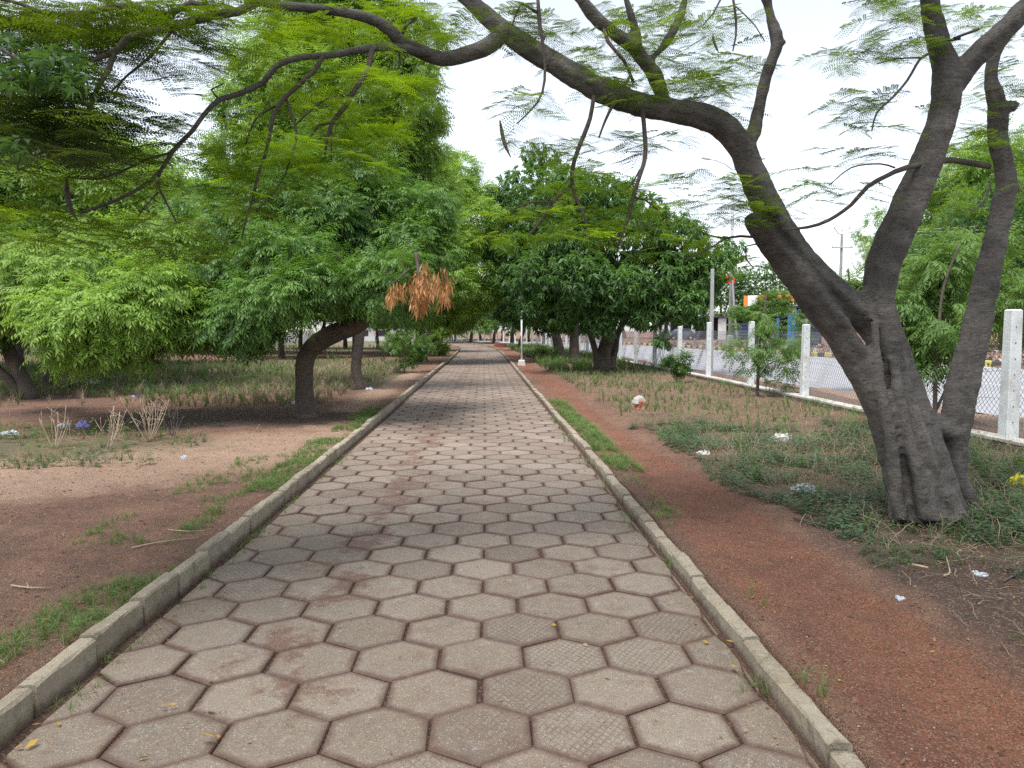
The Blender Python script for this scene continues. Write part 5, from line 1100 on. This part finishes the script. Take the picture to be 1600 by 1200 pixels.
# ================================================================== ground plants, grass, leaf litter (nobody could count these)
def field(n, x0, x1, y0, y1, seed, rel_=True, keep=None, ypow=1.0):
    r_ = np.random.default_rng(seed); y = y0+(y1-y0)*r_.random(n)**ypow; u = r_.uniform(x0, x1, n); x = u+XR(y) if rel_ else u
    k = np.ones(n, bool) if keep is None else keep(x, y, r_)
    k &= x < XF(y)-.12
    x, y = x[k], y[k]; return np.stack([x, y, H(x, y)-.005], -1)
def stuff(name, label, temps, pos, mat, seed, scale=(.7, 1.3), tint=(.2, .8), dirs=None, tilt=.15):
    r_ = np.random.default_rng(seed+100); n = len(pos); pt = vnoise(pos[:, 0], pos[:, 1], .5, seed)
    o = scatter(name, temps, pos, dirs, r_.uniform(*scale, n), np.clip(tint[0]+(tint[1]-tint[0])*(pt*.7+.3*r_.random(n)), 0, 1), mat, None, seed, tilt)
    return tag(o, label, None, None, 'stuff')
M['weed'] = leaf_mat('weed_leaf', (.035, .070, .032), (.105, .17, .065), .25, (.15, .25, .05)); M['grass'] = leaf_mat('grass_blade', (.055, .115, .030), (.17, .25, .07), .3, (.2, .28, .06))
M['straw'] = leaf_mat('dry_straw', (.22, .165, .11), (.42, .34, .24), .2, (.4, .32, .2), .8, .2); M['leaf_litter'] = leaf_mat('fallen_leaf', (.10, .055, .035), (.38, .24, .13), .1, (.3, .2, .1), .8, .2)
M['yellow_leaf'] = leaf_mat('yellow_fallen_leaf', (.36, .17, .04), (.55, .38, .06), .2, (.5, .4, .1), .6); M['pebble'] = leaf_mat('gravel_grain', (.12, .07, .05), (.46, .35, .26), 0, None, .9, .2)
WD = [weed(tr, 10, .10, .028, .02) for _ in range(6)]+[weed(tr, 8, .05, .022, .016) for _ in range(3)]; WB = [weed(tr, 9, .30, .06, .045) for _ in range(4)]
TF = [tuft(tr, 9, .10, .0034, .95, .9) for _ in range(8)]; TT = [tuft(tr, 16, .26, .006, .6) for _ in range(5)]; TFAR = [tuft(tr, 10, .40, .016, .5) for _ in range(4)]
ST = [straw(tr, 5, .5, .0045) for _ in range(6)]
pn = lambda x, y, s, sd: vnoise(x, y, s, sd)
edge_ = lambda x, y: (x-XR(y)) > 1.15+.35*(pn(x, y, .8, 31)-.5)+.15*np.exp(-(y-5)/2)
pos = field(13000, 1.0, 5.4, 4.6, 12.5, 1, keep=lambda x, y, r_: edge_(x, y) & (r_.random(len(x)) < sstep(.42, .66, pn(x, y, .55, 5)+.16*sstep(5, 6.5, y)-.22*sstep(9.5, 12, y)-.5*(y < 5.1+.5*pn(x, y, .6, 77)))))
pos = np.vstack([pos, field(900, 3.6, 6, 4.3, 6.5, 8, keep=lambda x, y, r_: r_.random(len(x)) < sstep(.4, .6, pn(x, y, .5, 6)))])
stuff('ground_cover', 'low small-leaved green weeds around the foot of the big grey tree', WD, pos, M['weed'], 1, (.6, 1.5), (.1, .9))
pos = field(260, 1.4, 5.3, 5.5, 14, 2, keep=lambda x, y, r_: edge_(x, y)); stuff('tall_weeds', 'taller broad-leaved weeds standing out of the ground cover', WB, pos, M['bush'], 2, (.5, 1.2), (.2, .9))
pos = np.vstack([field(2100, 1.2, 5.3, 9, 26, 3, keep=lambda x, y, r_: edge_(x, y) & (r_.random(len(x)) < sstep(.25, .55, pn(x, y, 1.2, 9)+.15*(x-2)/4)), ypow=1.2), field(1100, 1.5, 5.3, 5.2, 10, 4, keep=lambda x, y, r_: edge_(x, y) & (r_.random(len(x)) < .7))])
stuff('dry_grass', 'tangled straw-coloured dry stalks between the red trail and the fence', ST, pos, M['straw'], 3, (.35, .85), (.0, .7))
pos = np.vstack([field(1500, 1.1, 5.4, 12, 30, 5, keep=lambda x, y, r_: edge_(x, y) & (r_.random(len(x)) < sstep(.4, .6, pn(x, y, 1.5, 12))))])
stuff('grass', 'green grass tufts among the dry stalks right of the trail', TT, pos, M['grass'], 4, (.35, .95), (.2, .8))
pos = field(2200, 1.1, 5.0, 28, 75, 6, keep=lambda x, y, r_: edge_(x, y)); stuff('grass', 'rough grass along the distant fence', TFAR, pos, M['grass'], 5, (.6, 1.2), (.1, .6))
pos = np.vstack([field(1800, .12, .46, 8.2, 17, 7, keep=lambda x, y, r_: r_.random(len(x)) < sstep(.18, .6, pn(x, y, .5, 14)+.15*(y > 11))), field(160, .08, .3, 3, 8.5, 9, keep=lambda x, y, r_: r_.random(len(x)) < sstep(.5, .62, pn(x, y, .4, 15))), field(90, -.12, .0, 3, 14, 29, keep=lambda x, y, r_: r_.random(len(x)) < sstep(.5, .62, pn(x, y, .4, 15)))])
stuff('grass', 'bright grass tufts along the outer side of the right kerb', TF, pos, M['grass'], 6, (.5, 1.3), (.4, 1))
pos = np.vstack([field(4200, -3.66, -3.21, 2.2, 15, 10, keep=lambda x, y, r_: r_.random(len(x)) < sstep(.36, .58, pn(x, y, .5, 16)+.18*sstep(-3.45, -3.25, x-XR(y)))), field(800, -4.3, -3.5, 5.5, 9.5, 11, keep=lambda x, y, r_: r_.random(len(x)) < sstep(.45, .6, pn(x, y, .5, 17))), field(70, -3.1, -3.0, 2.5, 10, 30)])
stuff('grass', 'thin green grass strip along the outer side of the left kerb', TF, pos, M['grass'], 7, (.3, 1.0), (.4, 1))
pos = field(1700, -8.5, -3.9, 8.6, 12.4, 12, False, keep=lambda x, y, r_: r_.random(len(x)) < sstep(.38, .6, pn(x, y, .7, 18)+.12*(x < -5)-.1)); stuff('weeds', 'low sparse weeds between the tan gravel and the dark wet soil at left', WD+TF, pos, M['weed'], 8, (.6, 1.5), (.2, .9))
pos = field(60, -8.5, -4.5, 8.8, 11.5, 13, False); stuff('tall_weeds', 'round-leaved pale weeds around the dry shrubs', WB, pos, M['bush'], 9, (.6, 1.1), (.4, 1))
pos = field(420, -9, -3.8, 9, 20, 14, False, keep=lambda x, y, r_: r_.random(len(x)) < sstep(.45, .6, pn(x, y, 1, 20))); stuff('dry_grass', 'scattered dry stalks on the left side', ST, pos, M['straw'], 10, (.5, 1.0), (.1, .9))
pos = field(5200, -20, -3.4, 15.5, 36, 15, False, keep=lambda x, y, r_: (x-XR(y) < -3.9) & (r_.random(len(x)) < sstep(.28, .55, pn(x, y, 2.2, 21)+.3*sstep(16, 20, y)-.12)), ypow=1.1); stuff('grass', 'rough green grass under the neem trees', TT, pos, M['grass'], 11, (.5, 1.3), (.05, .75))
pos = field(1500, -12, -3.4, 16, 34, 16, False, keep=lambda x, y, r_: (x-XR(y) < -3.8) & (x > -6.5) | (r_.random(len(x)) < .25)); stuff('dry_grass', 'tall dry grass beside the thin knobbly trunk', TT, pos, M['straw'], 12, (.7, 1.5), (.1, .8))
pos = field(2600, -40, -3.6, 34, 75, 17, False, keep=lambda x, y, r_: (x-XR(y) < -3.8) & (r_.random(len(x)) < sstep(.4, .55, pn(x, y, 4, 22)))); stuff('grass', 'distant rough grass beyond the neem trees', TFAR, pos, M['grass'], 13, (.5, 1.2), (.1, .7))
# leaf litter, twigs, gravel grains
LF = [np.array([rhomb([0, 0, .004+.006*k], [1, .1*k, .1], [0, 1, .3*(k-1)], .030+.006*k, .013+.003*k, .004)]) for k in range(3)]
pos = np.vstack([field(1500, .15, 5.0, 2.4, 12, 18, ypow=1.3), field(2400, -9, -3.3, 2.6, 16, 19, keep=lambda x, y, r_: r_.random(len(x)) < .75), field(4500, 1.5, 5.2, 2.2, 6.2, 20), field(1600, -8, -3.5, 12, 17, 33)])
stuff('fallen_leaves', 'small dry fallen leaves scattered over the soil', LF, pos, M['leaf_litter'], 14, (.3, 1.0), (-.1, .85), None, .4)
pos = np.vstack([field(420, -3.1, -2.9, 1.8, 14, 21), field(330, -.16, -.03, 1.8, 14, 22), field(300, -3, 0, 2, 16, 23)]); pos[:, 2] = .004; pos[:750, 2] = -.02+.02*rng.random(len(pos[:750]))
stuff('fallen_leaves', 'dry leaf bits gathered in the gutters of the path', LF, pos, M['leaf_litter'], 15, (.25, .9), (.1, 1), None, .4)
yl = [G(277, 1104, .01), G(333, 1162, .01), G(213, 1190, .01), G(335, 1115, .01), G(868, 978, .01), G(1095, 1005, .01), G(1133, 1007, .01), G(90, 1130, .01), G(50, 1135, .01), G(341, 1150, .01), G(1311, 1067, .09), G(1455, 1024, .09), G(64, 973, .09), G(1145, 1045, .01), G(940, 1060, .01), G(25, 1170, .01), G(60, 1160, .01)]
stuff('yellow_leaves', 'a few yellow fallen leaves lying on the pavers and soil', LF, np.array(yl)+[0, 0, .003], M['yellow_leaf'], 16, (1.0, 1.7), (.2, 1), None, .3)
GRV = [np.array([[[0, 0, 0], [.006, -.004, .003], [.011, .001, 0], [.005, .006, .0045]]]), np.array([[[0, 0, 0], [.004, -.003, .004], [.008, .001, .001], [.003, .004, .003]]])]
pos = np.vstack([field(15000, -8, -3.25, 2.3, 12, 24, ypow=1.2), field(11000, .12, 4.2, 2.2, 9, 25, ypow=1.3)]); pos[:, 2] += .007
stuff('gravel', 'fine gravel grains on the bare soil', GRV, pos, M['pebble'], 17, (.35, 1.1), (0, .75), None, .4)
TW = [straw(tr, 1, .25, .004) for _ in range(6)]
for t in TW: t[..., 2] = np.clip(t[..., 2]*.12+.012, .004, .05)
pos = np.vstack([field(2000, 1.2, 5.2, 2.4, 8, 26), field(260, -8, -3.4, 3, 12, 27)]); stuff('twigs', 'thin dry twigs strewn on the ground', TW, pos, M['straw'], 18, (.3, 1.2), (0, .8))

pos = field(2600, 1.3, 5.2, 2.3, 5.9, 41, keep=lambda x, y, r_: r_.random(len(x)) < sstep(.42, .62, pn(x, y, .5, 42)+.12*(x-2.6)/2+.05*(y-4))); stuff('weeds', 'scattered small weeds on the littered soil at lower right', WD+TF, pos, M['weed'], 21, (.5, 1.2), (.3, 1))
jt = []
for k in range(60):
    ro = int(rng.integers(2, 40)); kk = int(rng.integers(-4, 3)); v0 = .84+ro*RSP; jt.append([-.037+(kk+.5+(.5 if ro % 2 else 0))*PW, v0+rng.uniform(-.1, .1), -.012])
stuff('grass', 'tiny grass shoots in the joints between the pavers', TF, np.array(jt), M['grass'], 22, (.15, .4), (.4, 1))
yy_ = rng.uniform(18, 80, 5200); xx_ = RF(yy_)+.5+rng.random(5200)**1.3*9; pos = np.stack([xx_, yy_, H(xx_, yy_)], -1)
M['rubble'] = leaf_mat('verge_rubble', (.12, .10, .085), (.42, .38, .33), 0, None, .9, .2)
stuff('rubble', 'grey stones and rubble strewn on the verge beyond the road', GRV, pos, M['rubble'], 23, (8, 30), (0, 1), None, .5)

# fine straw and leaf bits blown onto the pavers, and clods on the bare soil
pos = field(1100, -3.0, -.15, 2.0, 12, 51, ypow=1.3); pos[:, 2] = .003; stuff('fallen_leaves', 'tiny dry leaf bits strewn over the pavers', LF, pos, M['leaf_litter'], 24, (.10, .32), (.2, 1), None, .3)
CL = []
for k in range(4):
    q = np.random.default_rng(k); a = np.linspace(0, 2*PI, 7)[:-1]; ring = np.stack([np.cos(a), np.sin(a), np.zeros(6)], -1)*q.uniform(.7, 1.2, (6, 1))*.012; top = ring*.55+[0, 0, .010]
    CL.append(np.array([[ring[i], ring[(i+1) % 6], top[(i+1) % 6], top[i]] for i in range(6)]+[[top[0], top[1], top[2], top[3]], [top[3], top[4], top[5], top[0]]]))
pos = np.vstack([field(1500, -8, -3.3, 2.5, 14, 52, ypow=1.3), field(1500, .12, 4.5, 2.2, 12, 53, ypow=1.3)])
M['clod'] = leaf_mat('soil_clod', (.075, .038, .026), (.21, .115, .075), 0, None, .95, .1)
stuff('soil_clods', 'small clods and stones lying on the bare soil', CL, pos, M['clod'], 25, (.3, 1.5), (0, 1), None, .3)
